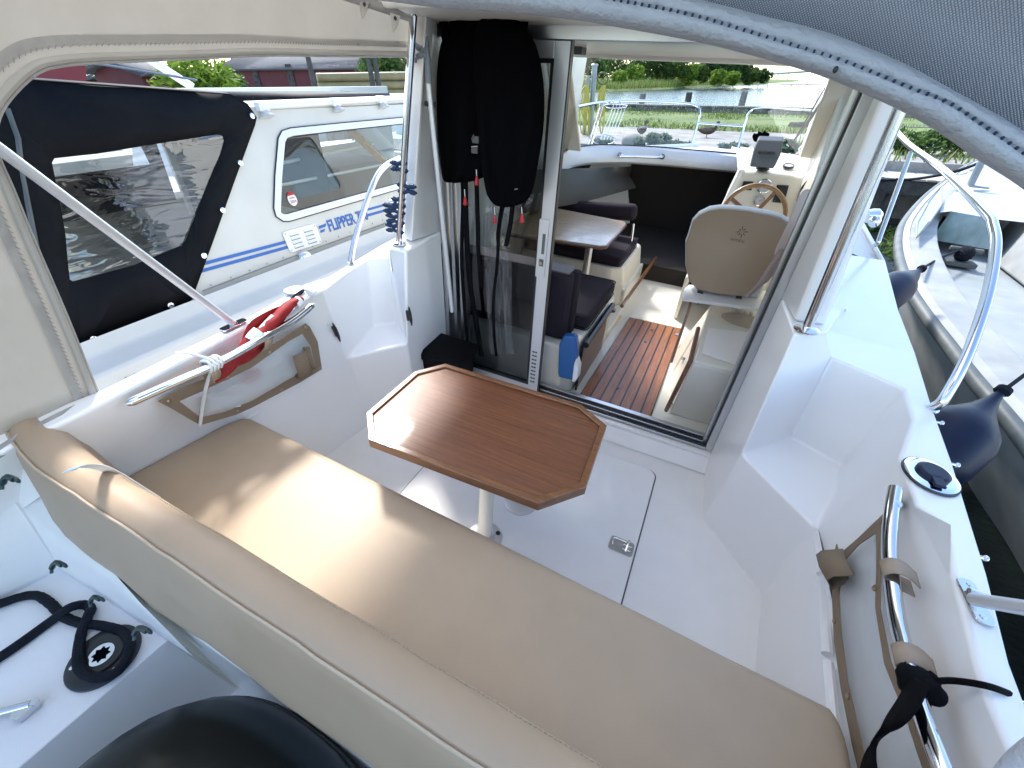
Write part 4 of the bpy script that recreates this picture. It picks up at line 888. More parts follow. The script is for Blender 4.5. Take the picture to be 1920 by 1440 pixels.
# ---- boat hook
g = G(); a, b = Y(803, 152, 1.66), Y(836, 470, 1.70)
hk = thing('boat_hook', Y(838, 500, 1.70), 'boat hook with grey plastic head clipped upright to the port pillar', 'boat hook')
g.tube([a, b, b+(b-a)*.5], .0115, n=12); part('hook_pole', g, ALUW, hk)
g = G(); c0, c1 = Y(800, 68, 1.655), Y(804, 156, 1.66); g.tube([c0, lerp(c0, c1, .5), c1], [.004, .013, .013], n=10)
g.tube(cat([Y(801, 98, 1.655), Y(792, 92, 1.65), Y(783, 88, 1.65), Y(776, 80, 1.65)], 5), [.015]*6+[.011]*5+[.007]*5, n=8); g.tube(cat([Y(801, 102, 1.655), Y(790, 104, 1.65), Y(783, 107, 1.65), Y(779, 114, 1.65)], 5), [.015]*6+[.011]*5+[.006]*5, n=8); g.ell(Y(779, 113, 1.65), (.009, .009, .009), n=6)
part('hook_head', g, mat('hook_grey', (.20, .23, .26), .4), hk)
g = G(); g.tube([Y(796, 194, 1.65), Y(817, 197, 1.68)], .009, n=8); part('hook_clip', g, BLKP, hk)
# ---- clothes pegs on the pole
def peg(px, py, dirx, L, lab, dark):
    c = Y(748 if py < 400 else 747, py, Y(748, 300, 1.7).y); pole = pb_+(pt_-pb_)*((Y(747, py, 1.66).z-pb_.z)/(pt_.z-pb_.z))
    r = thing('clothes_peg', pole, lab, 'clothes peg', 'blue pegs clipped to the port pole'); s = dirx; 
    rt_v = V((1, .15, .0)).normalized()
    def P(u, v, w_=0): return pole+rt_v*u*s+V((0, -.004, 0))+V((0, 0, v))+V((0, -w_, 0))
    for j, sv in enumerate((1, -1)):
        g = G(); n = 9; pts = [P(-.018, sv*.010), P(-.006, sv*.019), P(.012, sv*.013), P(.03, sv*.008), P(L*.7, sv*.011), P(L, sv*.013)]
        g.tube(cat(pts, 3), [.006]*4+[.0075]*4+[.007]*4+[.0085]*4, n=8, flat=1.3); g.ell(P(L, sv*.012), (.013, .010, .007))
        part('peg_jaw', g, BLUEC, r)
    g = G(); g.tube([P(.018, .014), P(.018, -.014)], .004, n=8); g.tube([P(.03, .004), P(.055, .006)], .0015, n=5); g.tube([P(.03, -.004), P(.055, -.006)], .0015, n=5); part('peg_spring', g, STEEL, r)
peg(748, 304, -1, .050, 'topmost blue peg on the port pole', 1)
peg(748, 343, 1, .060, 'blue peg on the port pole that points towards the cabin', 1)
peg(748, 369, -1, .036, 'short blue peg third from the top of the pole', 1)
peg(748, 382, -1, .078, 'long blue peg fourth from the top of the pole', 0)
peg(748, 400, -1, .060, 'blue peg second from the bottom of the pole', 0)
peg(748, 417, -1, .060, 'lowest blue peg on the port pole', 0)
# ---- port pocket, flag, line
def pocket(name, label, grp, outer, inner, snaps, nrm, holder, loops, bulge=.0):
    g = G(); g.holed(outer, [inner], nrm*.003); o = obj(name, g, TAUPE, label=label, cat='storage pocket', group=grp, bevel=.001)
    g = G(); ic = sum(inner, V())/len(inner); rg = [ic+(p-ic)*1.03+nrm*.001 for p in inner]; mid = [ic+(p-ic)*.6+nrm*(.008+bulge) for p in inner]; gg = g.grid([rg, mid, [ic+(p-ic)*.2+nrm*(.012+bulge) for p in inner]], cv=True); g.bm.faces.new(gg[-1]); part('clear_pocket', g, CLEARP, o)
    for s in snaps:
        g = G(); g.lathe([(.0075, 0), (.0075, .002), (.004, .0045)], s+nrm*.003, nrm, 14); part('snap_button', g, mat('bronze_snap', (.35, .26, .18), .3, metal=.8) if 'bronze_snap' not in bpy.data.materials else bpy.data.materials['bronze_snap'], o)
    for L_ in loops: part('rail_loop', L_, TAUPEL, o, solid=.003)
    part('cup_holder', holder, TAUPE, o, solid=.003)
    return o
XW = -1.43
po = [X(x, y, XW) for x, y in ((295, 752), (350, 722), (440, 690), (520, 640), (572, 606), (580, 612), (595, 640), (603, 692), (560, 718), (470, 765), (440, 778), (375, 797), (325, 768))]
pi = [X(x, y, XW) for x, y in ((336, 752), (390, 728), (470, 690), (540, 640), (566, 626), (582, 650), (591, 688), (560, 700), (470, 752), (420, 772), (375, 782))]
nP_ = V((1, 0, 0)); g1 = G()
a0 = [X(540, 668, XW), X(545, 690, XW), X(552, 708, XW)]; 
rows = []
for (x, y) in ((540, 664), (546, 686), (553, 706)):
    b = X(x, y, XW); e = X(x+24, y-14, XW); rows.append([b, b+V((.03, .0, 0)), lerp(b, e, .4)+V((.045, 0, 0)), lerp(b, e, .8)+V((.04, 0, 0)), e+V((.012, 0, 0)), e+V((.03, .02, .0))])
g1.grid(rows)
lps = []
for (px, py) in ((398, 700), (497, 640)):
    a = X(px, py-4, -1.348); g = G(); pts = [a+V((-.06, .01, -.055)), a+V((-.02, 0, .012)), a+V((0, 0, .018)), a+V((.018, 0, .0)), a+V((.0, 0, -.03)), a+V((-.05, .01, -.07))]; c = cat(pts, 4); g.grid([[p+V((0, -.016, 0)) for p in c], [p+V((0, .016, 0)) for p in c]]); lps.append(g)
pk = pocket('wall_pocket', 'taupe trimmed clear pocket snapped to the port wall under the red flag', 'clear storage pockets', po, pi, [X(x, y, XW) for x, y in ((315, 752), (426, 707), (506, 660), (572, 613), (598, 690), (527, 730), (445, 771))], nP_, g1, lps, bulge=.020)
# things showing through the clear pocket
g = G(); a = X(388, 748, XW); b = X(448, 742, XW); d_ = (b-a).normalized()
M_ = basis(a, d_, V((0, 0, 1))).to_3x3(); g.box(lerp(a, b, .5)+V((.002, 0, -.02)), ((b-a).length, .05, .008), M_)
for k in range(14): g.box(a+d_*(k*.0085+.01)+V((.002, 0, .010)), (.003, .02, .008), M_)
obj('scrub_brush', g, WHP, bevel=.003, label='white scrub brush inside the clear pocket on the port wall', cat='brush')
g = G(); g.ell(X(470, 705, XW)+V((.004, 0, 0)), (.005, .045, .026)); obj('pink_sponge', g, mat('pink_sponge', (.55, .25, .25), .9, bump=(60, .5)), label='pinkish sponge inside the clear pocket on the port wall', cat='sponge')
# Danish style flag rolled on its staff
flg = thing('rolled_flag', X(470, 640, -1.38), 'red and white flag rolled round its staff, lying on the port rail', 'flag')
fa, fb = Z(590, 546, .90), Z(395, 712, .76)
g = G(); pts = [fb, lerp(fb, fa, .35), lerp(fb, fa, .6), lerp(fb, fa, .85), lerp(fb, fa, .93)]
n_ = 30; cc_ = cat([X(398, 712, -1.39), X(430, 680, -1.38), X(468, 645, -1.365), X(505, 610, -1.36), X(540, 575, -1.37), X(563, 560, -1.38)], 6)
rs = [.022+.010*math.sin(i*.35)**2 if i < 18 else .026-.010*(i-18)/12 for i in range(len(cc_))]
g.tube(cc_, rs, n=14, flat=.8)
for v in g.bm.verts: v.co += V(( .004*noise.noise(v.co*40), 0, .004*noise.noise(v.co*35+V((3, 3, 3)))))
part('flag_roll', g, RED, flg)
g = G(); f2 = [[(462, 603), (452, 640), (440, 670), (420, 690)], [(490, 588), (482, 625), (468, 660), (440, 690)], [(520, 572), (520, 600), (500, 640), (470, 680)], [(548, 568), (540, 590), (530, 610), (500, 650)]]
g.grid([[X(x, y, -1.395+.012*((i+j) % 2)) for j, (x, y) in enumerate(r)] for i, r in enumerate(f2)]); part('flag_cloth', g, RED, flg, solid=.004, sub=2)
g = G(); w1 = [X(472, 640, -1.36), X(488, 622, -1.355)]; g.tube([w1[0], lerp(*w1, .5), w1[1]], [.027, .029, .027], n=14, flat=.9)
g.tube([X(553, 572, -1.372), X(562, 564, -1.374)], [.021, .021], n=14); g.tube([X(490, 618, -1.362), X(512, 592, -1.362)], [.012, .008], n=8); part('white_cross', g, WHC, flg)
g = G(); g.tube([X(398, 715, -1.40), X(592, 545, -1.40)], .008, n=10); part('flag_staff', g, WHP, flg)
g = G(); e_ = X(578, 552, -1.40); g.lathe([(.012, 0), (.022, .006), (.022, .014), (.010, .02)], e_, (fa-fb), 18); part('staff_knob', g, WHP, flg)
g = G(); g.tube([e_+V((-.03+.03*math.cos(t), .03*math.sin(t)-.03, .02*math.sin(t+1))) for t in [k*.4 for k in range(16)]], .004, n=6, closed=True); part('staff_cord', g, ROPEB, flg)
# white line knotted on the rail
g = G(); rl = X(398, 682, -1.345)
ln = [Z(331, 661, .885), Z(352, 662, .89), lerp(Z(352, 662, .89), rl, .6)+V((0, 0, .012)), rl+V((0, 0, .022))]
g.tube(cat(ln, 6), .0045, n=8)
for k in range(4):
    c = rl+V((0, -.018+.012*k, 0)); g.tube([c+V((.021*math.cos(t), .004*math.sin(t*2), .021*math.sin(t))) for t in [j*.45 for j in range(14)]], .005, n=7, closed=True)
g.tube(cat([rl+V((.01, -.01, -.01)), X(388, 720, -1.365), X(381, 755, -1.40), X(375, 798, -1.42)], 6), .0055, n=8)
obj('white_line', g, ROPEW, label='white cord knotted round the port grab rail, its end hanging down', cat='rope')
# ---- starboard pocket
XR = .612
po = [X(x, y, XR) for x, y in ((1658, 964), (1610, 1010), (1556, 1056), (1560, 1075), (1565, 1200), (1578, 1290), (1600, 1400), (1625, 1500), (1790, 1560), (1760, 1470), (1712, 1345), (1672, 1240), (1652, 1140), (1654, 1060), (1666, 975))]
pi = [X(x, y, XR) for x, y in ((1644, 1000), (1612, 1022), (1580, 1058), (1575, 1120), (1580, 1190), (1592, 1280), (1618, 1390), (1640, 1480), (1765, 1540), (1700, 1345), (1660, 1245), (1643, 1140), (1645, 1060))]
g1 = G(); rows = []
for (x, y, o_) in ((1551, 1066, 0), (1558, 1090, 0), (1575, 1117, 0)):
    b = X(x+2, y-6, XR); e = X(x+60, y-36, XR); e2 = X(x+28, y-42, XR)
    rows.append([e+V((-.03, 0, -.02)), lerp(b, e, .6)+V((-.055, 0, -.012)), lerp(b, e, .25)+V((-.05, 0, 0)), b+V((-.02, 0, 0)), lerp(b, e2, .45)+V((-.004, 0, .01)), e2+V((-.014, 0, .0)), e2+V((-.02, -.02, .0))])
g1.grid(rows)
lps = []
for (px, py) in ((1675, 1072), (1700, 1235)):
    a = X(px, py, .573); g = G(); pts = [a+V((.05, .0, -.03)), a+V((.01, 0, -.022)), a+V((-.018, 0, -.006)), a+V((-.012, 0, .016)), a+V((.012, 0, .020)), a+V((.045, .0, .0))]; c = cat(pts, 4); g.grid([[p+V((0, -.02, 0)) for p in c], [p+V((0, .02, 0)) for p in c]]); lps.append(g)
pk2 = pocket('wall_pocket', 'taupe trimmed clear pocket snapped to the starboard wall below the thick chrome rail', 'clear storage pockets', po, pi, [X(x, y, XR) for x, y in ((1653, 977), (1643, 1104), (1567, 1166), (1593, 1307))], V((-1, 0, 0)), g1, lps)
# black strap tied round starboard rail
g = G(); kc = X(1716, 1280, .575)
g.ell(kc+V((-.0, 0, 0)), (.030, .034, .026)); g.ell(kc+V((.012, -.012, .012)), (.026, .024, .018)); g.ell(kc+V((.02, .01, -.004)), (.02, .028, .02))
for v in g.bm.verts: v.co += V((.004, .004, .004))*noise.noise(v.co*45)
ks = obj('black_strap', g, WEB, label='black webbing strap knotted round the starboard grab rail', cat='strap')
g = G(); ra_ = [X(1704, 1262, .56), X(1690, 1300, .545), X(1662, 1345, .53), X(1642, 1380, .53), X(1624, 1410, .53), X(1612, 1450, .53), X(1608, 1520, .53)]
rb_2 = [X(1742, 1286, .56), X(1722, 1328, .545), X(1690, 1362, .53), X(1650, 1385, .545), X(1642, 1415, .535), X(1645, 1450, .53), X(1650, 1520, .53)]
g.grid([cat(ra_, 5), cat(rb_2, 5)]); part('strap_tail', g, WEB, ks, solid=.003)
g = G(); g.tube(cat([kc+V((.01, 0, .01)), X(1780, 1276, .61), Z(1850, 1286, .862), Z(1905, 1306, .84), Z(1911, 1312, .81)], 6), .0055, n=6, flat=.5); part('strap_lead', g, WEB, ks)
# ---- black rope on the swim deck
g = G(); rz_ = sd0+.013
rp_ = [(-120, 1160), (-40, 1146), (0, 1132), (40, 1119), (70, 1117), (95, 1132), (118, 1155), (150, 1168), (195, 1174), (228, 1184), (243, 1205), (238, 1235), (215, 1262), (180, 1270), (152, 1258), (146, 1232), (152, 1190), (165, 1155), (170, 1142), (158, 1134), (130, 1140), (95, 1165), (40, 1205), (0, 1232), (-60, 1270), (-140, 1300)]
pts = []
for k, (x, y) in enumerate(rp_):
    z = rz_+(.020 if k in (17, 20) else .0)+(.016 if k in (10, 11, 12, 13, 14, 15) else 0); pts.append(Z(x, y, z))
g.tube(cat(pts, 7), .0125, n=10)
for v in g.bm.verts: v.co += V((1, 1, 1))*.0006*math.sin(v.co.x*900+v.co.y*700)
obj('black_rope', g, ROPEB, label='thick black mooring rope looped round the fitting on the swim deck', cat='rope')
# ---- outboard engine cowl
ob = thing('outboard_motor', (-.45, -.30, -.4), 'black outboard motor cowl behind the stern bench', 'outboard motor')
g = G(); rows = []
c = V((-.50, -.285, .055))
for (z, s) in ((-.35, .80), (.10, 1.0), (.30, 1.0), (.40, .97), (.465, .90), (.505, .78), (.53, .6), (.54, .35), (.542, .05)):
    rows.append([V((c.x+.36*s*math.copysign(abs(math.cos(t))**.75, math.cos(t)), c.y+.385*s*math.copysign(abs(math.sin(t))**.75, math.sin(t)), z+c.z)) for t in [2*math.pi*k/40 for k in range(40)]])
g.grid(rows, cv=True); part('engine_cowl', g, mat('engine_black', (.0025, .005, .0055), .4, spec=.3), ob, ang=180)
g = G(); g.tube([V((c.x+.36*.985*math.copysign(abs(math.cos(t))**.75, math.cos(t))-.1*0, c.y+.385*.985*math.copysign(abs(math.sin(t))**.75, math.sin(t)), .415)) for t in [2*math.pi*k/60 for k in range(60)]], .006, n=6, closed=True)
g.tube(cat([V((c.x-.12, c.y+.365, .44)), V((c.x-.13, c.y+.28, .54)), V((c.x-.13, c.y+.1, .587)), V((c.x-.12, c.y-.2, .597))], 6), .005, n=6); part('cowl_seam', g, mat('engine_seam', (.02, .03, .032), .5), ob)
# ================================================================ CANOPY
can = thing('cockpit_canopy', (-.45, 1., .86), 'grey beige canvas cockpit tent with its port window and stern flap open', 'canopy')
XC = -1.45
op = [(180, 737), (120, 590), (60, 452), (20, 355), (-8, 290), (-12, 240), (2, 200), (35, 160), (70, 132), (105, 122), (160, 116), (250, 112), (380, 107), (500, 102), (640, 104), (765, 105)]
opw = cat([X(x, y, XC) for x, y in op], 4)
opw_open = opw+[V((XC, 2.02, opw[-1].z)), V((XC, 2.02, .80)), V((XC, .40, .80))]
opw_open[0] = V((XC, .352, .80)) if False else opw_open[0]
out = [V((XC, -.35, .90)), Z(0, 832, .86)*1, X(108, 770, XC), X(180, 737, XC)+V((0, -.004, .0))]
# panel: band above and aft of the opening (built as quads between the opening edge and the outer border)
def offs(p, k, n): 
    a = opw[max(k-1, 0)]; b = opw[min(k+1, n-1)]; t = (b-a).normalized(); return V((0, -t.z, t.y))  # outward (aft/up)
n = len(opw); O = [offs(p, k, n) for k, p in enumerate(opw)]
def loop(d, ripple=0., x=0.): return [p+o*d+V((x+ripple*noise.noise(p*6+V((d*9, 0, 0))), 0, 0)) for p, o in zip(opw, O)]
outer = []
for k, p in enumerate(opw):
    t = k/(n-1)
    if p.z < 1.25: outer.append(V((XC, -.6+.0*t, .9+(p.z-.9)*1.2)))
    else: outer.append(None)
# simple outer border: piecewise from aft bottom up to the roof edge and forward
ob_pts = [V((XC-.0, -.5, .87)), V((XC, -.5, 1.3)), V((XC, -.45, 1.75)), V((XC+.03, -.1, 1.98)), V((XC+.05, .5, 2.02)), V((XC+.06, 1.2, 1.99)), V((XC+.06, 2.0, 1.90))]
obc = cat(ob_pts, 12)
def samp(P, t):
    L = [0]; 
    for a, b in zip(P, P[1:]): L.append(L[-1]+(b-a).length)
    s = t*L[-1]
    for i in range(len(P)-1):
        if s <= L[i+1]+1e-9: return lerp(P[i], P[i+1], (s-L[i])/max(L[i+1]-L[i], 1e-9))
    return P[-1].copy()
tt = []
L = [0]
for a, b in zip(opw, opw[1:]): L.append(L[-1]+(b-a).length)
outer = [samp(obc, l/L[-1]) for l in L]
base = loop(.0)
rows = []
for s in (0, .03, .08, .15, .25, .4, .6, .8, 1.):
    rows.append([lerp(p, q, s)+V((.012*noise.noise(lerp(p, q, s)*4)*min(1, s*6), 0, 0)) for p, q in zip(base, outer)])
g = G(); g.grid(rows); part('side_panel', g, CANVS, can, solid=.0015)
g = G(); g.grid([loop(.030, x=.004), loop(.050, x=.006)]); g2 = G(); part('zip_tape', g, CANVT, can)
g = G(); c_ = loop(.008, x=.006); g.tube(c_, .0085, n=8); part('window_hem', g, CANVS, can)
g = G(); g.tube(loop(-.002, x=.006), .004, n=6); part('hem_edge', g, CANVT, can)
g = G()
zz1 = loop(.028, x=.009); 
for k in range(len(zz1)-1):
    a, b = zz1[k], zz1[k+1]; m_ = max(1, int((b-a).length/.011)); o = O[k]
    for j in range(m_):
        p = lerp(a, b, j/m_); q = lerp(a, b, (j+.5)/m_)+o*.006; g.tube([p, q], .0009, n=4)
part('zigzag_stitch', g, mat('thread_grey', (.30, .27, .25), .8), can)
# canvas tucked inward at the aft port corner
g = G(); q0 = [X(180, 737, XC), X(150, 752, XC), Z(108, 772, .875), Z(40, 806, .875), Z(-30, 850, .875)]; g.grid([[p+V((.012, 0, .004)) for p in q0], [p+V((.020, 0, -.020)) for p in q0]]); part('canopy_skirt', g, CANVT, can, solid=.002)
# roof cloth : from the stern edge forward to the cabin roof
apx = [(560, -16), (640, -6), (700, -1), (760, 6), (819, 14), (900, 19), (981, 25), (1083, 37), (1169, 52), (1294, 75), (1400, 101), (1525, 137), (1600, 166), (1700, 212), (1775, 256), (1837, 300), (1920, 353), (2010, 425), (2120, 530)]
spx = [(560, -70), (640, -62), (700, -55), (760, -48), (819, -42), (900, -34), (981, -24), (1083, -10), (1169, 3), (1294, 28), (1400, 59), (1525, 97), (1600, 122), (1700, 163), (1775, 192), (1837, 232), (1920, 290), (2010, 365), (2120, 470)]
upx = [(560, -100), (640, -92), (700, -86), (760, -80), (819, -73), (900, -64), (981, -54), (1083, -40), (1169, -28), (1294, -2), (1400, 25), (1525, 57), (1600, 82), (1700, 125), (1775, 166), (1837, 200), (1920, 250), (2010, 325), (2120, 430)]
A_ = cat([Y(x, y, .52) for x, y in apx], 6); S_ = cat([Y(x, y, .515) for x, y in spx], 6); U_ = cat([Y(x, y, .525) for x, y in upx], 6)
g = G()
def bl(a, b, t, o): return [lerp(p, q, t)+V((0, -o, 0)) for p, q in zip(a, b)]
g.grid([[p+V((0, .012, .012)) for p in A_], [p+V((0, .010, .0)) for p in A_], bl(A_, S_, .04, -.002), bl(A_, S_, .25, .007), bl(A_, S_, .6, .010), bl(A_, S_, .88, .006), bl(A_, S_, .97, .001), bl(A_, S_, 1.0, -.001), bl(S_, U_, .1, .002), bl(S_, U_, .4, .007), bl(S_, U_, .8, .005), bl(S_, U_, 1., .0), [p+V((0, .006, .002)) for p in U_]])
LEATH = mat('grey_leather_binding', (.50, .53, .58), .62, var=(3, (.45, .48, .53)), bump=(150, .7, 5, .005))
part('stern_binding', g, LEATH, can, ang=180)
g = G(); nn = 130
for k in range(nn):
    p = samp(S_, (k+.3)/nn); q = samp(S_, (k+.55)/nn); g.tube([p+V((0, -.002, 0)), q+V((0, -.002, 0))], .0016, n=5)
part('binding_stitches', g, mat('navy_thread', (.02, .035, .08), .7), can)
g = G(); e_ = Y(1565, 131, .508); g.ell(e_+V((0, -.006, 0)), (.0020, .0014, .0026), n=6); part('binding_mark', g, BLKP, can)
def mesh_fabric():
    m = mat('blue_grey_mesh_cloth', (.34, .38, .45), .85); t = m.node_tree; b = t.nodes['Principled BSDF']
    tc = N(m, 'ShaderNodeTexCoord'); mp = N(m, 'ShaderNodeMapping'); mp.inputs['Rotation'].default_value = (R_(18), R_(35), R_(12)); mp.inputs['Scale'].default_value = (1, 1, 1)
    t.links.new(tc.outputs['Object'], mp.inputs[0])
    outs = []
    for ax in ('X', 'Z'):
        wv = N(m, 'ShaderNodeTexWave', wave_type='BANDS', bands_direction=ax); wv.inputs['Scale'].default_value = 195; wv.inputs['Distortion'].default_value = 1.2; wv.inputs['Detail'].default_value = 2; wv.inputs['Detail Scale'].default_value = 1.5; t.links.new(mp.outputs[0], wv.inputs[0]); outs.append(wv)
    mm = N(m, 'ShaderNodeMath', operation='MULTIPLY'); t.links.new(outs[0].outputs['Fac'], mm.inputs[0]); t.links.new(outs[1].outputs['Fac'], mm.inputs[1])
    cr = N(m, 'ShaderNodeValToRGB'); cr.color_ramp.elements[0].color = (.20, .22, .27, 1); cr.color_ramp.elements[1].color = (.55, .57, .62, 1); cr.color_ramp.elements[0].position = .02; cr.color_ramp.elements[1].position = .5
    t.links.new(mm.outputs[0], cr.inputs[0]); t.links.new(cr.outputs[0], b.inputs['Base Color'])
    bp = N(m, 'ShaderNodeBump'); bp.inputs['Strength'].default_value = .6; bp.inputs['Distance'].default_value = .001; t.links.new(mm.outputs[0], bp.inputs['Height']); t.links.new(bp.outputs[0], b.inputs['Normal'])
    return m
MESHF = mesh_fabric()
g = G(); rows = []
for t, dy_, dz_ in ((0, .006, 0), (.1, .0, .03), (.25, -.02, .08), (.5, -.06, .16), (.75, -.14, .24), (1., -.26, .30), (1.2, -.42, .33)):
    rows.append([p+V((0, dy_, dz_)) for p in U_])
g.grid(rows); part('stern_flap', g, MESHF, can, solid=.002)
g = G(); rows = []
for y in (-.35, -.1, .2, .5, .8, 1.1, 1.35, 1.52, 1.62, 1.97):
    zc_ = 2.06 if y < 1.0 else 2.06-.12*(y-1.0)/.62
    rows.append([V((XC+.05+(.42-XC)*k/12, y, zc_-.10*abs(k/6-1)**2.5)) for k in range(13)])
g.grid(rows); part('roof_cloth', g, CANVR, can, solid=.0015)  # front rows carried over the cabin roof to shut out stray sun
# grey strip and pointed snap tabs under the roof corner
g = G(); g.grid([[Y(590, -22, 1.40), Y(643, 0, 1.42), Y(700, 18, 1.44), Y(767, 40, 1.47), Y(772, 75, 1.50)], [Y(620, -40, 1.40), Y(690, -6, 1.42), Y(725, 8, 1.44), Y(775, 32, 1.47), Y(776, 60, 1.50)]]); part('roof_strip', g, CANVT, can, solid=.003)
for (x, y) in ((683, 2), (741, 28)):
    pts = [Y(x-8, y-4, 1.43), Y(x+10, y+2, 1.43), Y(x+6, y+18, 1.43), Y(x-3, y+34, 1.43), Y(x-7, y+14, 1.43)]; tb_ = part('snap_tab', G().prism(pts, (0, -.003, 0)), CANVS, can)
    part('tab_snap', G().lathe([(.006, 0), (.004, .003)], Y(x, y+6, 1.424), (0, -1, 0), 10), BLKP, tb_)
# tubular frame legs
g = G(); a, b = Z(438, 607, .872), X(-40, 250, -1.40)
g.tube([a, b], .0125, n=12); part('frame_leg', g, ALUW, can)
g = G(); g.prism([a+V((x, y, -.008)) for x, y in rrect(.018, .048, .01)], (0, 0, .006)); g.tube([a+V((-.012, 0, -.004)), a+V((.012, 0, .004))], .008); part('leg_foot', g, STEEL, can, bevel=.001)
g = G(); c = Z(1822, 1128, .86); g.tube([c+V((.0, 0, .008)), V((.47, -.08, 1.95))], .0125, n=12); part('frame_leg', g, ALUW, can)
g = G(); c = Z(1826, 1128, .853); M_ = Matrix.Rotation(.1, 3, 'Z')
g.prism([c+M_@V((x, y, 0)) for x, y in rrect(.015, .048, .01)], (0, 0, .006)); g.tube([c+V((-.012, 0.01, .012)), c+V((.012, .01, .012))], .008)
for sy_ in (-.035, .035): g.disc(c+V((0, sy_, .006)), .005, .002, n=10)
part('leg_foot', g, STEEL, can, bevel=.001)
g = G(); g.tube(cat([A_[-1], V((.48, .52, 1.27)), V((.60, .50, 1.08)), Y(1925, 1440, .47), Y(1890, 1490, .44)], 6), .022, n=10); part('flap_edge_roll', g, LEATH, can)
# ================================================================ PORT NEIGHBOUR
NB0 = V((-2.3, 0, .62)); NBN = V((1, 0, .25)).normalized()
def NP(px, py, o=0): return PL(px, py, NB0, NBN)+NBN*o
nb = thing('cabin_cruiser', (-3.2, 2.5, -.4), 'white cabin cruiser with blue stripes and black cockpit canopy moored to port', 'motorboat')
ys = [-1.2, 0, 1, 2, 3, 4, 5, 6, 7]
def taper(y): return 0 if y < 3.5 else -.10*(y-3.5)**1.7*.55
sec = [(-1.84, -.45), (-1.74, .30), (-1.715, .47), (-1.735, .50), (-1.985, .525), (-2.00, .535), (-2.035, .595), (-2.055, .605), (-2.17, .605), (-2.195, .615), (-2.235, .665)]
g = G(); g.grid([[V((x+taper(y), y, z+.03*max(0, y-3))) for x, z in sec] for y in ys]); g.grid([[V((-4.4-taper(y), y, .6)) , V((-4.8-taper(y), y, .5)), V((-4.7-taper(y), y, -.45))] for y in ys])
g.poly([(-1.84, -1.2, -.45), (-1.715, -1.2, .47), (-4.8, -1.2, .5), (-4.7, -1.2, -.45)])
part('hull', g, NBW, nb, ang=25, bevel=.008)
def npt(y, z): return V((-2.3-.25*(z-.62), y, z))
ya = NP(400, 480).y
win = [NP(x, y) for x, y in ((545, 245), (640, 235), (745, 225), (830, 218), (838, 225), (836, 325), (745, 352), (640, 382), (540, 411), (530, 411), (519, 404), (516, 392), (518, 330), (524, 262), (530, 250))]
zt_ = NP(482, 206).z
g = G(); ow = [npt(.4, .60), npt(5.2, .60), npt(4.6, zt_-.02), npt(NP(480, 206).y, zt_), npt(NP(477, 232).y, NP(477, 232).z), npt(NP(360, 560).y-.1, .60)]
ow = [npt(NP(330, 560).y, .60), npt(5.4, .60), npt(4.4, zt_-.03), npt(NP(440, 205).y, zt_)]
g.holed(ow, [win], -NBN*.02); cabs = part('cabin_side', g, NBW, nb)
g = G(); wi = []
wc_ = sum(win, V())/len(win)
def shrink(pts, d, n):
    out = []; k = len(pts)
    for i in range(k):
        a, b, c = pts[i-1], pts[i], pts[(i+1) % k]; t = (c-a).normalized(); o = n.cross(t); 
        out.append((b, o))
    sg_ = 1 if sum(o.dot((wc_-b).normalized()) for b, o in out) > 0 else -1
    return [b+o*d*sg_ for b, o in out]
wo, wi = shrink(win, -.012, NBN), shrink(win, .028, NBN)
g.grid([[p+NBN*.002 for p in wo], [p+NBN*.010 for p in wo], [p+NBN*.012 for p in wi], [p-NBN*.015 for p in wi]], cv=True); wf = part('window_frame', g, FRAMEW, cabs, ang=30)
g = G(); g.tube([p+NBN*.006 for p in wo], .005, n=6, closed=True); g.tube([p+NBN*.004 for p in wi], .005, n=6, closed=True); part('window_gasket', g, BLKP, cabs)
g = G(); g.poly([p-NBN*.012 for p in wi]); part('window_pane', g, GLASSN, cabs, smooth=False)
g = G(); c = NP(549, 372, -.008); ux = V((0, 1, 0)); uz = NBN.cross(ux); uz = uz if uz.z > 0 else -uz
def stick(g, rx, rz_, dz_=0, o=0, flat=None): 
    pts = [c+ux*rx*math.cos(t)+uz*(dz_+rz_*math.sin(t))+NBN*o for t in [2*math.pi*k/20 for k in range(20)]]
    g.prism(pts, NBN*.0012)
stick(g, .032, .036, -.006); sk_ = part('harbour_sticker', g, WHP, cabs)
g = G(); pts = [c+ux*.026*math.cos(t)+uz*(.018+.020*math.sin(t))+NBN*.0014 for t in [math.pi*k/10 for k in range(11)]]; g.prism(pts, NBN*.001); stickr = part('sticker_top', g, REDP, sk_)
text('sticker_lettering', 'HAVN', .014, basis(c+NBN*.0026+uz*.003, ux, uz), REDP, sk_, depth=.0004); text('sticker_lettering', '2024', .022, basis(c+NBN*.0026-uz*.018, ux, uz), REDP, sk_, depth=.0004)
# stripes, name, louvre vent, lamp, screws
def band(px, m, name, o=.002, par=cabs):
    g = G(); g.prism([NP(x, y, o) for x, y in px], NBN*.0015); return part(name, g, m, par)
band([(340, 502), (540, 449.5), (540, 455.5), (340, 509)], STRIPE, 'blue_stripe'); band([(340, 515), (540, 460), (540, 466), (340, 522)], STRIPE, 'blue_stripe')
band([(688, 391), (790, 363), (790, 367.5), (688, 395.5)], STRIPE, 'blue_stripe'); band([(686, 402), (790, 373), (790, 378), (686, 407)], STRIPE, 'blue_stripe')
band([(597, 424), (611, 419), (610, 425), (598, 429.5)], STRIPE, 'name_bars'); band([(600, 432), (609, 429), (608, 434), (601, 437)], STRIPE, 'name_bars')
a, b = NP(613, 430, .003), NP(692, 405, .003); L_ = (b-a).length
tx = text('boat_name', 'FLIPPER 700', .1, basis(lerp(a, b, .5)+uz*.012, b-a, uz), STRIPE, cabs, bold=.0025, sx=.75)
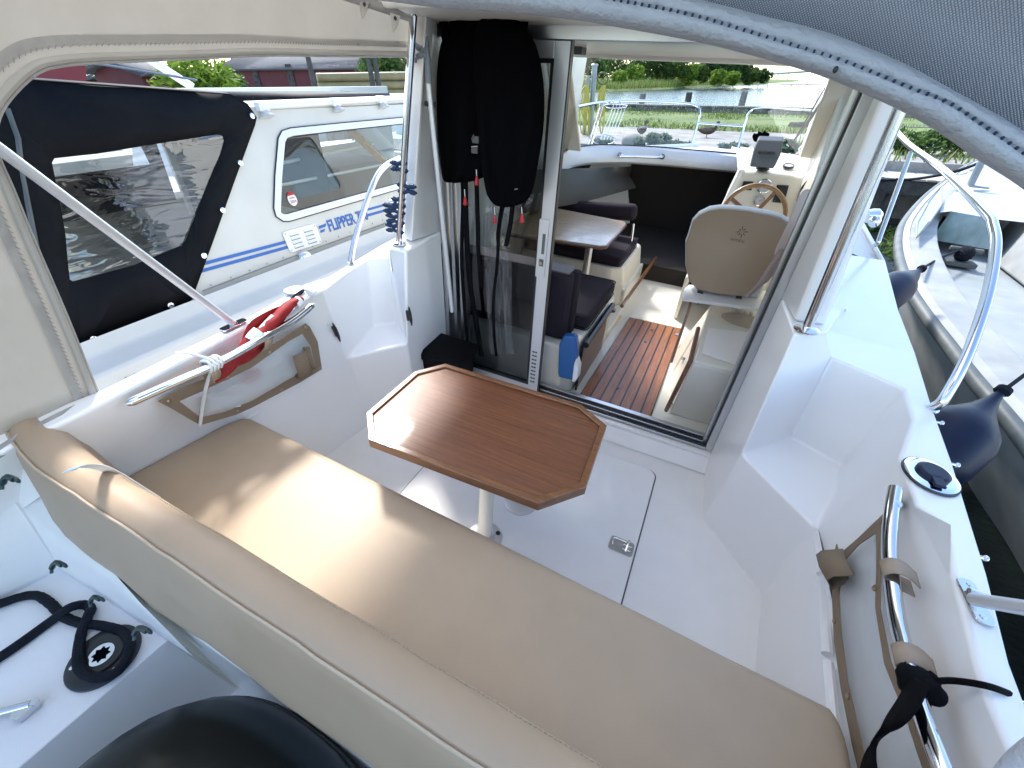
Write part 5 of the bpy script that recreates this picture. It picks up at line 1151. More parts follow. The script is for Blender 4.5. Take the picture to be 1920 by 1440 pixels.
vc = NP(567, 446, .003); vx = (NP(598, 437)-NP(537, 455)).normalized(); vz = NBN.cross(vx); vz = vz if vz.z > 0 else -vz
g = G(); hw = (NP(598, 437)-NP(537, 455)).length/2; g.prism([vc+vx*x+vz*y for x, y in rrect(hw, .062, .02)], NBN*.006); vent = part('louvre_vent', g, WHP, cabs, bevel=.003)
g = G()
for s in (-1, 1):
    for k in range(4):
        q = vc+vx*s*hw*.42+vz*(-.036+.024*k)+NBN*.007; g.tube([q-vx*hw*.3, q-vx*hw*.25, q+vx*hw*.25, q+vx*hw*.3], [.002, .0075, .0075, .002], n=8)
part('louvre', g, WHP, vent)
gs = []
for s in (-1, 1):
    g = G(); gs.append(g)
    for k in range(4):
        q = vc+vx*s*hw*.42+vz*(-.044+.024*k)+NBN*.0068; g.tube([q-vx*hw*.26, q+vx*hw*.26], .003, n=4)
parts('louvre_gap', gs, RUB, vent); parts('vent_screw', [G().ell(vc+vx*a_*hw*.88+vz*b_*.048+NBN*.007, (.003, .003, .003), n=5) for a_ in (-1, 1) for b_ in (-1, 1)], RUB, vent)
lc_ = Z(574, 494, .60); g = G(); g.lathe([(.050, 0), (.050, .035), (.046, .05), (.038, .068), (.025, .078), (.01, .082)], lc_, n=28); lampd = part('deck_light', g, CHROME, nb)
g = G(); g.box(lc_+V((.03, -.01, .045)), (.02, .05, .02)); part('light_lens', g, GLASSD, lampd)
g = G()
for k in range(14):
    t = k/13; q = lerp(NP(395, 534, .003), NP(735, 405, .003), t); g.ell(q, (.004, .005, .005), n=5)
part('cabin_screw', g, STEEL, cabs)
g = G(); g.tube([NP(380, 545, .003), NP(540, 484, .003), NP(745, 410, .003)], .004, n=5); part('cabin_joint', g, mat('joint_grey', (.35, .35, .32), .7), cabs)  # thin darker line along the cabin side joint
# carabiner and mooring eye
g = G(); mc = Z(213, 669, .56); g.lathe([(.026, 0), (.026, .004), (.012, .012)], mc, n=20); part('mooring_eye', g, STEEL, nb)
g = G(); g.tube(cat([Z(222, 676, .57), Z(218, 690, .57), Z(228, 700, .565), Z(248, 716, .56), Z(253, 700, .56), Z(246, 680, .57), Z(234, 673, .575)], 5, True), .0045, n=7, closed=True); obj('carabiner', g, STEEL, label='steel carabiner clipped to the eye on the port neighbour deck', cat='carabiner')
# roof
g = G()
re = [npt(y, zt_-.0) for y in (.2, 1.2, NP(480, 206).y, 3.2, 4.2, 4.6)]
rows = []
for (dx, dz_) in ((0, 0), (-.03, .01), (-.12, .012), (-.6, .0), (-1.1, -.03), (-1.5, -.08), (-1.8, -.16), (-1.9, -.3)): rows.append([p+V((dx, 0, dz_-(.05 if p.y > 4.4 else 0))) for p in re])
g.grid(rows); part('cabin_roof', g, NBW, nb, solid=.02, ang=60)
g = G(); g.grid([[npt(4.4, zt_-.03), npt(5.4, .62), V((-2.5, 7.2, .72))], [V((-4.3, 4.4, zt_-.03)), V((-4.3, 5.4, .62)), V((-4.0, 7.2, .72))]]); part('fore_cabin', g, GLASSN, nb, smooth=False)
g = G(); quadh(g, -4.38, 2.36, 5.3, .1, zt_, 2.7, 4.6, .85, zt_-.08, .03); part('far_cabin_side', g, NBW, nb)
g = G(); g.poly([(-4.4, -1.1, .05), (-1.8, -1.1, .05), (-1.8, 5.2, .05), (-4.4, 5.2, .05)]); part('cabin_floor', g, mat('dark_cockpit_sole', (.05, .035, .028), .3, var=(3, (.02, .015, .012))), nb)
yq = NP(330, 560).y
g = G(); g.prism([npt(-1.1, .56), npt(yq+.1, .56), npt(yq+.1, .80), npt(-1.1, .80)], -NBN*.05); part('cockpit_coaming', g, NBW, nb, bevel=.01)
g = G(); g.holed([(-4.38, -1.1, .6), (-4.38, 2.3, .6), (-4.3, 2.3, 1.40), (-4.3, -1.1, 1.40)], [[(-4.36, 1.1, .9), (-4.36, 2.2, .9), (-4.32, 2.15, 1.30), (-4.32, 1.15, 1.30)]]); part('far_canopy_side', g, BLKC, nb, solid=.004)
g = G(); g.poly([(-4.3, 2.35, .05), (-2.5, 2.35, .05), (-2.55, 2.35, 1.38), (-4.2, 2.35, 1.38)]); part('aft_bulkhead', g, mat('dim_bulkhead', (.10, .09, .08), .5), nb)
g = G(); g.bb(-3.0, -2.45, 2.2, 3.6, .05, .45); g.bb(-4.3, -3.5, 3.4, 4.2, .05, .8); g.bb(-3.0, -2.4, 3.7, 4.6, .05, .72); part('cabin_furniture', g, mat('neighbour_seats', (.40, .38, .35), .8), nb, bevel=.04)
g = G(); g.bb(-3.1, -2.4, 1.9, 2.15, .4, .82); part('seat_back', g, mat('pale_green_cushion', (.55, .60, .56), .8), nb, bevel=.04)
g = G(); g.tube([NP(520, 305, -.35), NP(760, 255, -.35)], .012, n=8); g.tube([NP(520, 348, -.25), NP(760, 300, -.25)], .010, n=8); part('curtain_wire', g, WHP, nb)
g = G(); g.tube([NP(672, 235, -.1), NP(745, 305, -.1)], .03, n=4); part('window_post', g, OAK, nb)
# canopy
cpx = [(12, 160), (60, 152), (430, 178), (462, 196), (479, 222), (476, 236), (357, 562), (345, 572), (158, 648), (120, 640), (40, 400), (-120, 180), (-60, 160)]
canp = [NP(x, y, .012) for x, y in cpx]
# keep it in the picture's plane but rounded at the top
cw = [NP(x, y, .012) for x, y in ((100, 297), (180, 289), (300, 269), (405, 253), (414, 255), (417, 264), (410, 290), (370, 388), (344, 452), (338, 460), (250, 497), (135, 528), (129, 524), (120, 440), (95, 306))]
g = G(); g.holed(canp, [cw]); bmesh.ops.subdivide_edges(g.bm, edges=g.bm.edges[:], cuts=2)
for v in g.bm.verts: v.co += NBN*(.012*noise.noise(v.co*2.2)+.004*noise.noise(v.co*7))
nc = part('canopy', g, BLKC, nb, solid=.004, label='black cloth canopy with a clear window, snapped along the cabin edge', ang=180)
g = G(); cs = canp[0:6]; rows = [[p+V((0, 0, .0)) for p in [canp[-2], canp[-1], canp[0], canp[1], lerp(canp[1], canp[2], .5), canp[2], canp[3], canp[4]]]]
for dx, dz_ in ((-.03, .004), (-.10, .006), (-.35, -.01), (-1.0, -.05), (-1.9, -.16)): rows.append([p+V((dx, (-.05 if i > 5 else 0)*abs(dx)*2, dz_*(1 if i < 6 else .5))) for i, p in enumerate(rows[0])])
g.grid(rows); part('canopy_top', g, BLKC, nc, solid=.004, ang=70)
g = G(); g.poly([p-NBN*.002 for p in cw]); bmesh.ops.triangulate(g.bm, faces=g.bm.faces[:]); bmesh.ops.subdivide_edges(g.bm, edges=g.bm.edges[:], cuts=6, use_grid_fill=True)
for v in g.bm.verts: v.co += NBN*(.006*noise.noise(V((v.co.x, v.co.y*2, v.co.z*9))))
part('canopy_window', g, CLEARV, nc, ang=180)
for (x, y) in ((468, 219), (446, 307), (413, 395), (378, 480), (350, 542), (316, 573), (172, 636)):
    q = NP(x, y, .022); g = G(); g.lathe([(.014, 0), (.014, .004), (.009, .006), (.007, .003)], q, NBN, 16); part('canopy_snap', g, CHROME, nc)
g = G(); g.tube([NP(10, 205, .018), NP(30, 260, .018), NP(38, 330, .018), NP(66, 470, .018)], .010, n=6, flat=.5); part('canopy_zip', g, RUB, nc)
g = G(); g.tube(cat([NP(-40, 172, .05)+V((-.5, 0, .10)), NP(90, 172, .03)+V((-.3, 0, .09)), NP(240, 172, .03)+V((-.3, 0, .09)), NP(420, 178, .02)+V((-.2, 0, .05))], 5), .006, n=6); part('canopy_cord', g, mat('grey_cord', (.35, .37, .38), .7), nc)
# folded black cloth over the hatch and tube rail on suction cups
g = G(); hz = zt_+.01; g.grid([[V((-2.82, NP(470, 200).y+.1, hz-.01)), V((-2.82, 3.5, hz-.02))], [V((-2.86, NP(470, 200).y+.1, hz+.03)), V((-2.86, 3.5, hz+.02))], [V((-3.5, 2.2, hz+.015)), V((-3.5, 3.5, hz+.0))], [V((-3.56, 2.2, hz-.06)), V((-3.56, 3.5, hz-.07))]]); part('hatch_cover', g, BLKC, nb, solid=.01)
g = G(); ra3, rb3 = NP(482, 201, .015)+V((0, 0, .0)), NP(716, 187, .015); g.tube([ra3, rb3], .016, n=10); 
rl_ = part('roof_tube_rail', g, WHP, nb)
for t in (.02, .54, .97):
    q = lerp(ra3, rb3, t); g = G(); g.box(q, (.045, .07, .045)); part('tube_clamp', g, WHP, rl_, bevel=.006)
    g = G(); g.lathe([(.008, 0), (.012, .02), (.035, .045), (.042, .055)], q+V((0, 0, -.0)), (.45, 0, -1), 16); part('suction_cup', g, glass('cup_film', (.8, .82, .84), ior=1.6, milky=.35) if 'cup_film' not in bpy.data.materials else bpy.data.materials['cup_film'], rl_)
# ================================================================ STARBOARD NEIGHBOUR
wb = thing('old_workboat', (3.2, 5., -.4), 'weathered white open boat with grey rubbing strake moored to starboard', 'boat')
gpx = [(2250, 1250, .42), (2050, 970, .42), (1920, 798, .42), (1843, 710, .43), (1794, 647, .44), (1741, 579, .47), (1714, 535, .50), (1695, 482, .54), (1692, 443, .58), (1704, 409, .62), (1741, 365, .68), (1785, 331, .74), (1822, 306, .80), (1860, 297, .84), (1905, 303, .84)]
GW = cat([V((2.25, -1.6, .42)), V((1.75, -.1, .42))]+[Z(*p) for p in gpx], 4)
g = G(); g.tube([p+V((-.01, 0, -.03)) for p in GW], .040, n=10); part('rubbing_strake', g, RUB, wb)
g = G(); ctr = V((3.4, 4.5, 0))
def inw(p, d): q = V((ctr.x, min(p.y, 6.3), p.z))-p; q.z = 0; return p+q.normalized()*d
g.grid([[inw(p, .50)*1+V((0, 0, -p.z-.5)) for p in GW], [inw(p, .20)+V((0, 0, -.45)) for p in GW], [p+V((0, 0, -.04)) for p in GW], [p+V((0, 0, .01)) for p in GW], [inw(p, .04)+V((0, 0, .03)) for p in GW]])
part('hull', g, OLDW, wb, ang=60)
g = G(); g.grid([[inw(p, .03)+V((0, 0, .02)) for p in GW], [inw(p, .22)+V((0, 0, .045)) for p in GW], [inw(p, .24)+V((0, 0, .035)) for p in GW]]); part('side_deck', g, OLDW, wb)
g = G(); inner = [inw(p, .235)+V((0, 0, -.02)) for p in GW if p.y < 7.6]; g.poly([V((p.x, p.y, .40)) for p in inner]+[V((4.6, 7.4, .40)), V((5., -1.4, .40))]); part('working_deck', g, OLDG, wb)
fz = .74
q0 = [Z(1745, 449, .50), Z(1783, 396, fz), Z(1868, 411, fz), Z(1855, 468, .50)]
g = G(); g.poly([q0[0], q0[3], q0[2], q0[1]]); STAIN = mat('stained_bulkhead_paint', (.34, .42, .42), .6, var=(5, (.08, .13, .09)), bump=(20, .4), aniso=(1, 1, .35)); part('fore_bulkhead', g, STAIN, wb)
g = G(); tops = [inw(p, .20)+V((0, 0, .06)) for p in GW if p.y > q0[1].y-.2]; g.poly([q0[1]]+[V((p.x, p.y, max(p.z, fz))) for p in tops]+[V((5.0, 8.5, .84)), V((4.9, q0[2].y, .78)), q0[2]]); part('fore_deck', g, mat('pale_blue_deck', (.40, .44, .47), .5, var=(4, (.32, .35, .38))), wb)
g = G(); pp_ = [Z(x, y, z) for x, y, z in ((1717, 448, .64), (1718, 420, .68), (1738, 385, .74), (1763, 355, .80), (1762, 388, .76), (1740, 420, .70))]; g.prism(pp_, (0, 0, .015)); sp1 = part('deck_light_panel', g, mat('dull_glass_panel', (.20, .27, .27), .2, coat=.5), wb, bevel=.004)
g = G(); g.tube([p+V((0, 0, .012)) for p in pp_], .012, n=6, closed=True); part('panel_frame', g, OLDG, sp1)
g = G(); w1 = [Z(1872, 430, .50), Z(1905, 385, .55), Z(1990, 300, .6), Z(2100, 640, .45), Z(1868, 490, .45)]
g.loft([Z(1868, 500, .41), Z(1876, 436, .41), Z(1990, 330, .41), Z(2300, 500, .41), Z(2200, 760, .41)], [V((p.x+.18, p.y+.1, .41+.95)) for p in [Z(1868, 500, .41), Z(1876, 436, .41), Z(1990, 330, .41), Z(2300, 500, .41), Z(2200, 760, .41)]]); part('wheelhouse', g, OLDW, wb, bevel=.03)
g = G(); a = Z(1818, 350, .80); g.tube([a, Y(1842, 300, a.y)], .035, n=10); g.box(a+V((0, 0, .01)), (.32, .09, .02)); part('bow_bollard', g, OLDG, wb, bevel=.005)
g = G(); c = Z(1794, 496, .42); g.box(c+V((0, 0, .02)), (.22, .16, .04)); g.tube([c+V((-.12, 0, .13)), c+V((.12, .02, .13))], .022, n=8); g.tube([c, c+V((0, 0, .13))], .03, n=8); cl_ = part('deck_cleat', g, RUB, wb, bevel=.01)
g = G()
for k in range(7):
    t0 = k*.9; g.tube([c+V((.055*math.cos(t)*math.cos(t0), .06*math.sin(t), .10+.055*math.cos(t)*math.sin(t0))) for t in [j*.5 for j in range(13)]], .016, n=6, closed=True)
g.tube([c+V((-.05, 0, .12)), Z(1762, 484, .55), Z(1726, 505, .60)], .010, n=6); obj('mooring_line', g, ROPEB, label='black line bunched on the cleat of the old white boat', cat='rope')
g = G(); g.tube(cat([Z(1842, 303, .90), Z(1790, 322, .80), Z(1720, 335, .62), Z(1668, 338, .55), Z(1600, 340, .5)], 5), .02, n=6); obj('bow_line', g, ROPEB, label='dark mooring line running from the old boat bow along the wooden jetty', cat='rope')
def fender(name, T, B, r, lab, lead=None):
    ax = (B-T); L = ax.length; root = thing(name, lerp(T, B, .5), lab, 'fender', 'navy fenders between the boats')
    g = G(); pr = [(.012, 0), (.022, .05), (.045, .11), (.6*r, .20*L+.06), (.88*r, .30*L+.06), (r, .42*L+.05), (r, .80*L), (.86*r, .90*L), (.5*r, .97*L), (.15*r, L)]
    g.lathe(pr, T, ax, 28); part('fender_body', g, NAVY, root)
    g = G(); g.lathe([(.024, .0), (.026, .02), (.014, .03)], T-ax.normalized()*.02, ax, 12); 
    if lead: g.tube(lead, .007, n=6)
    part('fender_line', g, ROPEB, root)
T1 = X(1727, 505, 1.30); fender('fender', T1, X(1630, 565, .98)+V((0, 0, -.06)), .11, 'navy blue fender further forward between the two boats')
T2 = X(1878, 735, 1.18); fender('fender', T2, X(1745, 850, .95)+V((0, 0, -.12)), .125, 'navy blue fender nearer the camera beside the filler cap', [T2, X(1925, 700, 1.30), X(1990, 650, 1.5)])
# ================================================================ SHORE (level world)
def noisy(m, scale, cols, rough=.9, bumpd=.05, bs=.6, coord='Object'):
    t = m.node_tree; b = t.nodes['Principled BSDF']; b.inputs['Roughness'].default_value = rough
    tc = N(m, 'ShaderNodeTexCoord'); n1 = N(m, 'ShaderNodeTexNoise'); n1.inputs['Scale'].default_value = scale; n1.inputs['Detail'].default_value = 10; n1.inputs['Roughness'].default_value = .7
    cr = N(m, 'ShaderNodeValToRGB'); el = cr.color_ramp.elements; el[0].color = (*cols[0], 1); el[1].color = (*cols[-1], 1); el[0].position = .35; el[1].position = .65
    for k, c in enumerate(cols[1:-1]): e = el.new(.35+.3*(k+1)/(len(cols)-1)); e.color = (*c, 1)
    t.links.new(tc.outputs[coord], n1.inputs[0]); t.links.new(n1.outputs['Fac'], cr.inputs[0]); t.links.new(cr.outputs[0], b.inputs['Base Color'])
    n2 = N(m, 'ShaderNodeTexNoise'); n2.inputs['Scale'].default_value = scale*14; bp = N(m, 'ShaderNodeBump'); bp.inputs['Strength'].default_value = bs; bp.inputs['Distance'].default_value = bumpd
    t.links.new(tc.outputs[coord], n2.inputs[0]); t.links.new(n2.outputs['Fac'], bp.inputs['Height']); t.links.new(bp.outputs[0], b.inputs['Normal']); return m
WATER = mat('water', (.010, .015, .014), .12); t = WATER.node_tree; b = t.nodes['Principled BSDF']
tc = N(WATER, 'ShaderNodeTexCoord'); mpw = N(WATER, 'ShaderNodeMapping'); mpw.inputs['Scale'].default_value = (1, 1.8, 1); t.links.new(tc.outputs['Object'], mpw.inputs[0])
n1 = N(WATER, 'ShaderNodeTexNoise'); n1.inputs['Scale'].default_value = 2.2; n1.inputs['Detail'].default_value = 8; n1.inputs['Roughness'].default_value = .62; t.links.new(mpw.outputs[0], n1.inputs[0])
bp = N(WATER, 'ShaderNodeBump'); bp.inputs['Strength'].default_value = 1; bp.inputs['Distance'].default_value = .045; t.links.new(n1.outputs['Fac'], bp.inputs['Height']); t.links.new(bp.outputs[0], b.inputs['Normal'])
g = G(); g.poly([(-4000, -300, -.42), (4000, -300, -.42), (4000, 6000, -.42), (-4000, 6000, -.42)]); obj('water', g, WATER, kind='structure', world=True, smooth=False)
GRAV = noisy(mat('gravel', (.3, .28, .25)), 2.5, [(.22, .20, .18), (.31, .29, .26), (.38, .36, .33)], bumpd=.03)
GRND = noisy(mat('turf', (.1, .15, .04)), .5, [(.08, .12, .03), (.14, .19, .05), (.20, .22, .09)], bumpd=.1)
LZ = .50
g = G(); qf = WZ(1500, 292, LZ).y
land = [(-120, qf), (40, qf), (40, 21.6), (-7.5, 21.6), (-30, 60), (-50, 140), (-200, 260), (-300, 60)]
g.poly([(x, y, LZ) for x, y in land]); g.grid([[(-120, qf, LZ), (40, qf, LZ), (40, 21.6, LZ), (-7.5, 21.6, LZ), (-30, 60, LZ), (-50, 140, LZ)], [(-120, qf, -1), (40, qf, -1), (40, 21.6, -1), (-7.5, 21.6, -1), (-30, 60, -1), (-50, 140, -1)]])
obj('gravel_quay', g, GRAV, kind='structure', world=True, smooth=False)
ga_ = WZ(1300, 243, LZ).y
g = G(); rng = random.Random(3)
xs = [-40+k*1.5 for k in range(54)]
g.grid([[(x, ga_+.35*noise.noise(V((x*.6, 0, 0))), LZ+.004) for x in xs], [(x, ga_+1.5, LZ+.10) for x in xs], [(x, 21.2, LZ+.10) for x in xs]]); obj('grass_verge', g, GRND, kind='structure', world=True)
def blades(name, n, samp_, h, w_, mats, label_kind='stuff', seed=1, lean=.35):
    r = random.Random(seed); vs, fs, mi = [], [], []
    for i in range(n):
        p, s = samp_(r); a = r.uniform(0, 6.283); hh = h*s*r.uniform(.5, 1.25); dx, dy = math.cos(a)*w_/2, math.sin(a)*w_/2; lx_, ly_ = r.gauss(0, lean)*hh, r.gauss(0, lean)*hh
        k = len(vs); vs += [(p[0]-dx, p[1]-dy, p[2]), (p[0]+dx, p[1]+dy, p[2]), (p[0]+lx_*.5+dx*.6, p[1]+ly_*.5+dy*.6, p[2]+hh*.6), (p[0]+lx_, p[1]+ly_, p[2]+hh)]
        fs += [(k, k+1, k+2), (k, k+2, k+3)]; m_ = r.choice(range(len(mats))); mi += [m_, m_]
    me = bpy.data.meshes.new(name); me.from_pydata(vs, [], fs)
    for m in mats: me.materials.append(m)
    me.polygons.foreach_set('material_index', mi); o = bpy.data.objects.new(name, me); coll(o); WORLD.add(o); props(o, kind='stuff'); return o
def leafm(name, c, tr=.35): return mat(name, c, .6, trans=tr, spec=.25)
LG = [leafm('leaf_deep', (.035, .075, .018)), leafm('leaf_mid', (.07, .13, .03)), leafm('leaf_light', (.12, .20, .045))]
LY = [leafm('leaf_yellowgreen', (.20, .30, .03)), leafm('leaf_lime', (.27, .38, .05)), leafm('leaf_mid2', (.12, .20, .03))]
LP = [leafm('leaf_grey', (.17, .24, .17)), leafm('leaf_greygreen', (.11, .18, .10)), leafm('leaf_silver', (.24, .30, .24))]
GR = [leafm('grass_a', (.10, .17, .03)), leafm('grass_b', (.17, .25, .05)), leafm('grass_c', (.30, .30, .12)), leafm('grass_d', (.06, .11, .02))]
def sv(r):
    y = r.uniform(ga_-.1, 21.2); x = r.uniform(-9, 12); return (x, y, LZ), .6+.8*max(0, noise.noise(V((x*.5, y*.5, 2))))+(.3 if y > 19.5 else 0)
blades('verge_grass', 26000, sv, .17, .035, GR, seed=4)
g = G()
r = random.Random(9); vs = []
DAISY = mat('daisy_white', (.75, .75, .70), .8)
for k in range(500):
    x = r.uniform(-7, 4); y = r.uniform(17.5, 21.1); z = LZ+r.uniform(.25, .55); s = .009; g.poly([(x-s, y, z-s), (x+s, y, z-s), (x+s, y, z+s), (x-s, y, z+s)])
obj('daisies', g, DAISY, kind='stuff', world=True, smooth=False)
WOODG = noisy(mat('weathered_wood', (.2, .19, .17)), 3, [(.10, .095, .085), (.20, .19, .17), (.30, .28, .25)], bumpd=.02)
WOODD = noisy(mat('dark_wood', (.05, .05, .045)), 3, [(.02, .02, .018), (.06, .055, .05), (.10, .095, .085)], bumpd=.02)
g = G(); g.bb(-12, 16, 21.3, 21.55, LZ-.1, LZ+.27); g.bb(-12, 16, 21.2, 21.6, LZ+.27, LZ+.33)
obj('quay_wall', g, WOODG, label='low timber edging wall between the grass verge and the river', cat='wall', world=True, bevel=.01)
for k, (x, y0, y1, lab) in enumerate(((1206, 175, 205, 'leftmost wooden pile beyond the quay edging'), (1293, 173, 205, 'dark wooden pile second from the left in the river'), (1397, 171, 206, 'leaning wooden pile third from the left in the river'), (1543, 169, 206, 'rightmost wooden pile seen behind the wiper blade'))):
    tpt = WD(x, y0, 22.5); bt_ = WD(x-(6 if k != 2 else 10), y1+6, 22.5); bt_.z = -.8; g = G(); g.tube([bt_+V((0, 0, 0)), tpt], [.14, .125], n=12); o = obj('mooring_pile', g, WOODG if k != 1 else WOODD, label=lab, cat='pile', group='mooring piles in the river', world=True, bevel=.01)
# jetty at starboard bow
g = G(); ja0, ja1 = WZ(1640, 334, .32), WZ(1960, 332, .32); jb0 = WZ(1640, 293, .38)
yj0, yj1 = ja0.y, min(jb0.y, qf+1.5)
r = random.Random(5); x = 1.8; jetty = thing('jetty', (5, (yj0+yj1)/2, -.4), 'grey plank jetty beyond the bows to starboard', 'jetty', world=True)
while x < 9.5:
    w_ = .14; g.box((x+w_/2+.0, (yj0+yj1)/2, .33+r.uniform(-.004, .004)), (w_-.012, yj1-yj0, .03), Matrix.Rotation(R_(r.uniform(-.3, .3)), 3, 'Z')); x += w_
JP = noisy(mat('jetty_planks', (.4, .38, .35)), 1.2, [(.30, .28, .25), (.42, .40, .36), (.52, .49, .45)], bumpd=.01); part('planks', g, JP, jetty, bevel=.004)
g = G(); g.bb(1.8, 9.5, yj0+.02, yj0+.12, .10, .31); g.bb(1.8, 9.5, yj1-.2, yj1-.1, -.4, .31)
for x in (2.4, 4.4, 6.4, 8.4): g.bb(x, x+.18, yj0+.05, yj0+.25, -1.2, .3)
part('jetty_beam', g, WOODD, jetty)
# hose post
hp0, hp1 = WZ(1106, 252, LZ), None; dh = math.hypot(hp0.x, hp0.y); ht = WD(1115, 124, dh)
post = thing('hose_post', hp0, 'steel post with coiled yellow hoses on the quay ahead', 'post', world=True)
g = G(); g.tube([hp0, ht], .065, n=14); g.lathe([(.085, 0), (.085, .03), (.06, .05)], ht, n=14); h2 = WD(1103, 142, dh-.1); g.tube([hp0+V((-.13, -.1, 0)), h2], .05, n=12); part('post_tube', g, mat('galvanised', (.30, .33, .34), .45, metal=.6), post)
YH = mat('yellow_hose', (.50, .42, .06), .5); rr_ = random.Random(2)
g = G()
for side, (xa, n_h) in enumerate(((1098, 6), (1131, 5))):
    for k in range(n_h):
        ox = rr_.uniform(-5, 5); yb = rr_.uniform(195, 262) if side == 0 else rr_.uniform(205, 258)
        w_ = rr_.uniform(2, 6)
        g.tube(cat([WD(xa+2+ox*.3, 160, dh-.15), WD(xa+ox-w_, 180+ox, dh-.2), WD(xa+ox-w_-2, (180+yb)/2+6, dh-.2), WD(xa+ox-2, yb, dh-.22), WD(xa+ox+w_-1, (180+yb)/2, dh-.2), WD(xa+3+ox*.3, 160, dh-.15)], 6), .016, n=6)
g.tube(cat([WD(1088, 158, dh-.2), WD(1094, 150, dh-.2), WD(1102, 145, dh-.2)], 4), .014, n=6)
part('yellow_hose', g, YH, post)
g = G(); g.tube([WD(1130+10*math.cos(t), 147+11*math.sin(t), dh-.12) for t in [k*.4 for k in range(16)]], .02, n=6, closed=True); part('hose_bracket', g, mat('olive_hose', (.10, .10, .03), .5), post)
# ducks
def duck(c, yaw, s, body, lab, head=1):
    g = G(); M = Matrix.Rotation(yaw, 3, 'Z')
    def W_(x, z, y=0): return c+M@V((x*s, y*s, z*s))
    pts = [W_(-.30, .20), W_(-.24, .20), W_(-.14, .19), W_(0, .185), (W_(.12, .20)), W_(.19, .25), W_(.21, .32), W_(.225, .365), W_(.25, .385), W_(.285, .375)]
    g.tube(cat(pts, 3), [.006*s, .02*s, .03*s, .045*s, .06*s, .075*s, .085*s, .095*s, .10*s, .105*s, .105*s, .10*s, .092*s, .085*s, .075*s, .062*s, .052*s, .044*s, .038*s, .034*s, .036*s, .042*s, .052*s, .060*s, .060*s, .052*s, .040*s, .024*s][:28], n=12)
    o = obj('duck', g, body, label=lab, cat='duck', world=True)
    g = G(); g.tube([W_(.285, .378), W_(.32, .368), W_(.345, .365)], [.016*s, .014*s, .006*s], n=8, flat=.5); 
    for sy in (-.03, .03): g.tube([W_(.0, .10, sy), W_(.0, .0, sy)], .007*s, n=6); g.prism([W_(-.01, .002, sy-.01), W_(.05, .002, sy-.025), W_(.05, .002, sy+.025)], (0, 0, .005))
    part('duck_bill_and_feet', g, mat('duck_orange', (.35, .18, .05), .6) if 'duck_orange' not in bpy.data.materials else bpy.data.materials['duck_orange'], o)
    g = G()
    for sy in (-1, 1): g.ell(W_(-.05, .215, sy*.085), (.15*s, .03*s, .055*s), M)
    part('duck_wing', g, DW, o)
DB = mat('duck_brown', (.13, .09, .055), .8, var=(25, (.05, .035, .02))); DW = mat('duck_wing_brown', (.09, .065, .045), .8, var=(30, (.18, .14, .09)))
duck(WZ(1324, 258, LZ), R_(12), .8, DB, 'brown speckled duck standing in profile between the bow rail uprights'); duck(WZ(1202, 257, LZ), R_(80), .8, mat('duck_dark', (.05, .04, .035), .8, var=(20, (.2, .17, .14))), 'dark duck seen from behind left of the bow rail corner')
g = G(); a = WZ(1480, 244, LZ); b = WZ(1535, 242, LZ); g.tube([a+V((0, 0, .10)), b+V((0, 0, .10))], .10, n=10); obj('timber_baulk', g, WOODD, label='dark timber baulk lying on the gravel behind the wiper', cat='timber', world=True)
g = G(); a = WZ(1672, 249, LZ); b = WZ(1800, 246, LZ); g.box((a+b)/2+V((0, 0, .06)), ((b-a).length+2, .2, .12)); obj('timber_kerb', g, WOODG, label='pale timber kerb along the grass to starboard', cat='timber', world=True, bevel=.01)
g = G(); c = WZ(1186, 270, LZ); g.ell(c+V((0, 0, .05)), (.28, .2, .14)); 
for v in g.bm.verts: v.co += V((1, 1, .6))*.05*noise.noise(v.co*5)
obj('boulder', g, mat('boulder_stone', (.25, .24, .21), .9, bump=(20, .6)), label='low grey boulder on the gravel near the fender basket', cat='boulder', world=True)
# foliage -------------------------------------------------------------
def foliage(name, blobs, n, size, mats, parent, seed=1, drop=0.):
    r = random.Random(seed); vs, fs, mi = [], [], []; tot = sum(b[1][0]*b[1][1]*b[1][2] for b in blobs); cl = []
    for c, rad in blobs:
        k = int(n*(rad[0]*rad[1]*rad[2])**.67/sum((q[1][0]*q[1][1]*q[1][2])**.67 for q in blobs))
        for i in range(k):
            while True:
                d_ = V((r.gauss(0, 1), r.gauss(0, 1), r.gauss(0, 1))).normalized(); rr = r.uniform(.25, 1)**.45
                rr *= 1+.22*noise.noise(V(c)*.7+d_*2.4)
                break
            p = V((c[0]+d_.x*rad[0]*rr, c[1]+d_.y*rad[1]*rr, c[2]+d_.z*rad[2]*rr))
            if noise.noise(p*(1.1/max(.25, rad[0])*1.1)+V((seed, 0, 0))) < -.22: continue
            s = size*r.uniform(.6, 1.4); u = V((r.gauss(0, 1), r.gauss(0, 1), r.gauss(0, 1)*.6)).normalized(); v_ = u.cross(V((r.gauss(0, 1), r.gauss(0, 1), r.gauss(0, 1)))).normalized()
            k0 = len(vs); vs += [p-u*s, p+v_*s*.45, p+u*s, p-v_*s*.45]; fs.append((k0, k0+1, k0+2, k0+3))
            t_ = noise.noise(p*(.9/max(.3, rad[0]))*2+V((0, seed, 5)))+r.gauss(0, .22); mi.append(0 if t_ < -.12 else (1 if t_ < .18 else 2))
    org = ORG[parent]; me = bpy.data.meshes.new(name); me.from_pydata([tuple(v-org) for v in vs], [], fs)
    for m in mats: me.materials.append(m)
    me.polygons.foreach_set('material_index', mi); o = bpy.data.objects.new(name, me); coll(o); o.parent = parent; ORG[o] = org; return o
BARK = mat('bark', (.10, .08, .06), .95, bump=(12, .8))
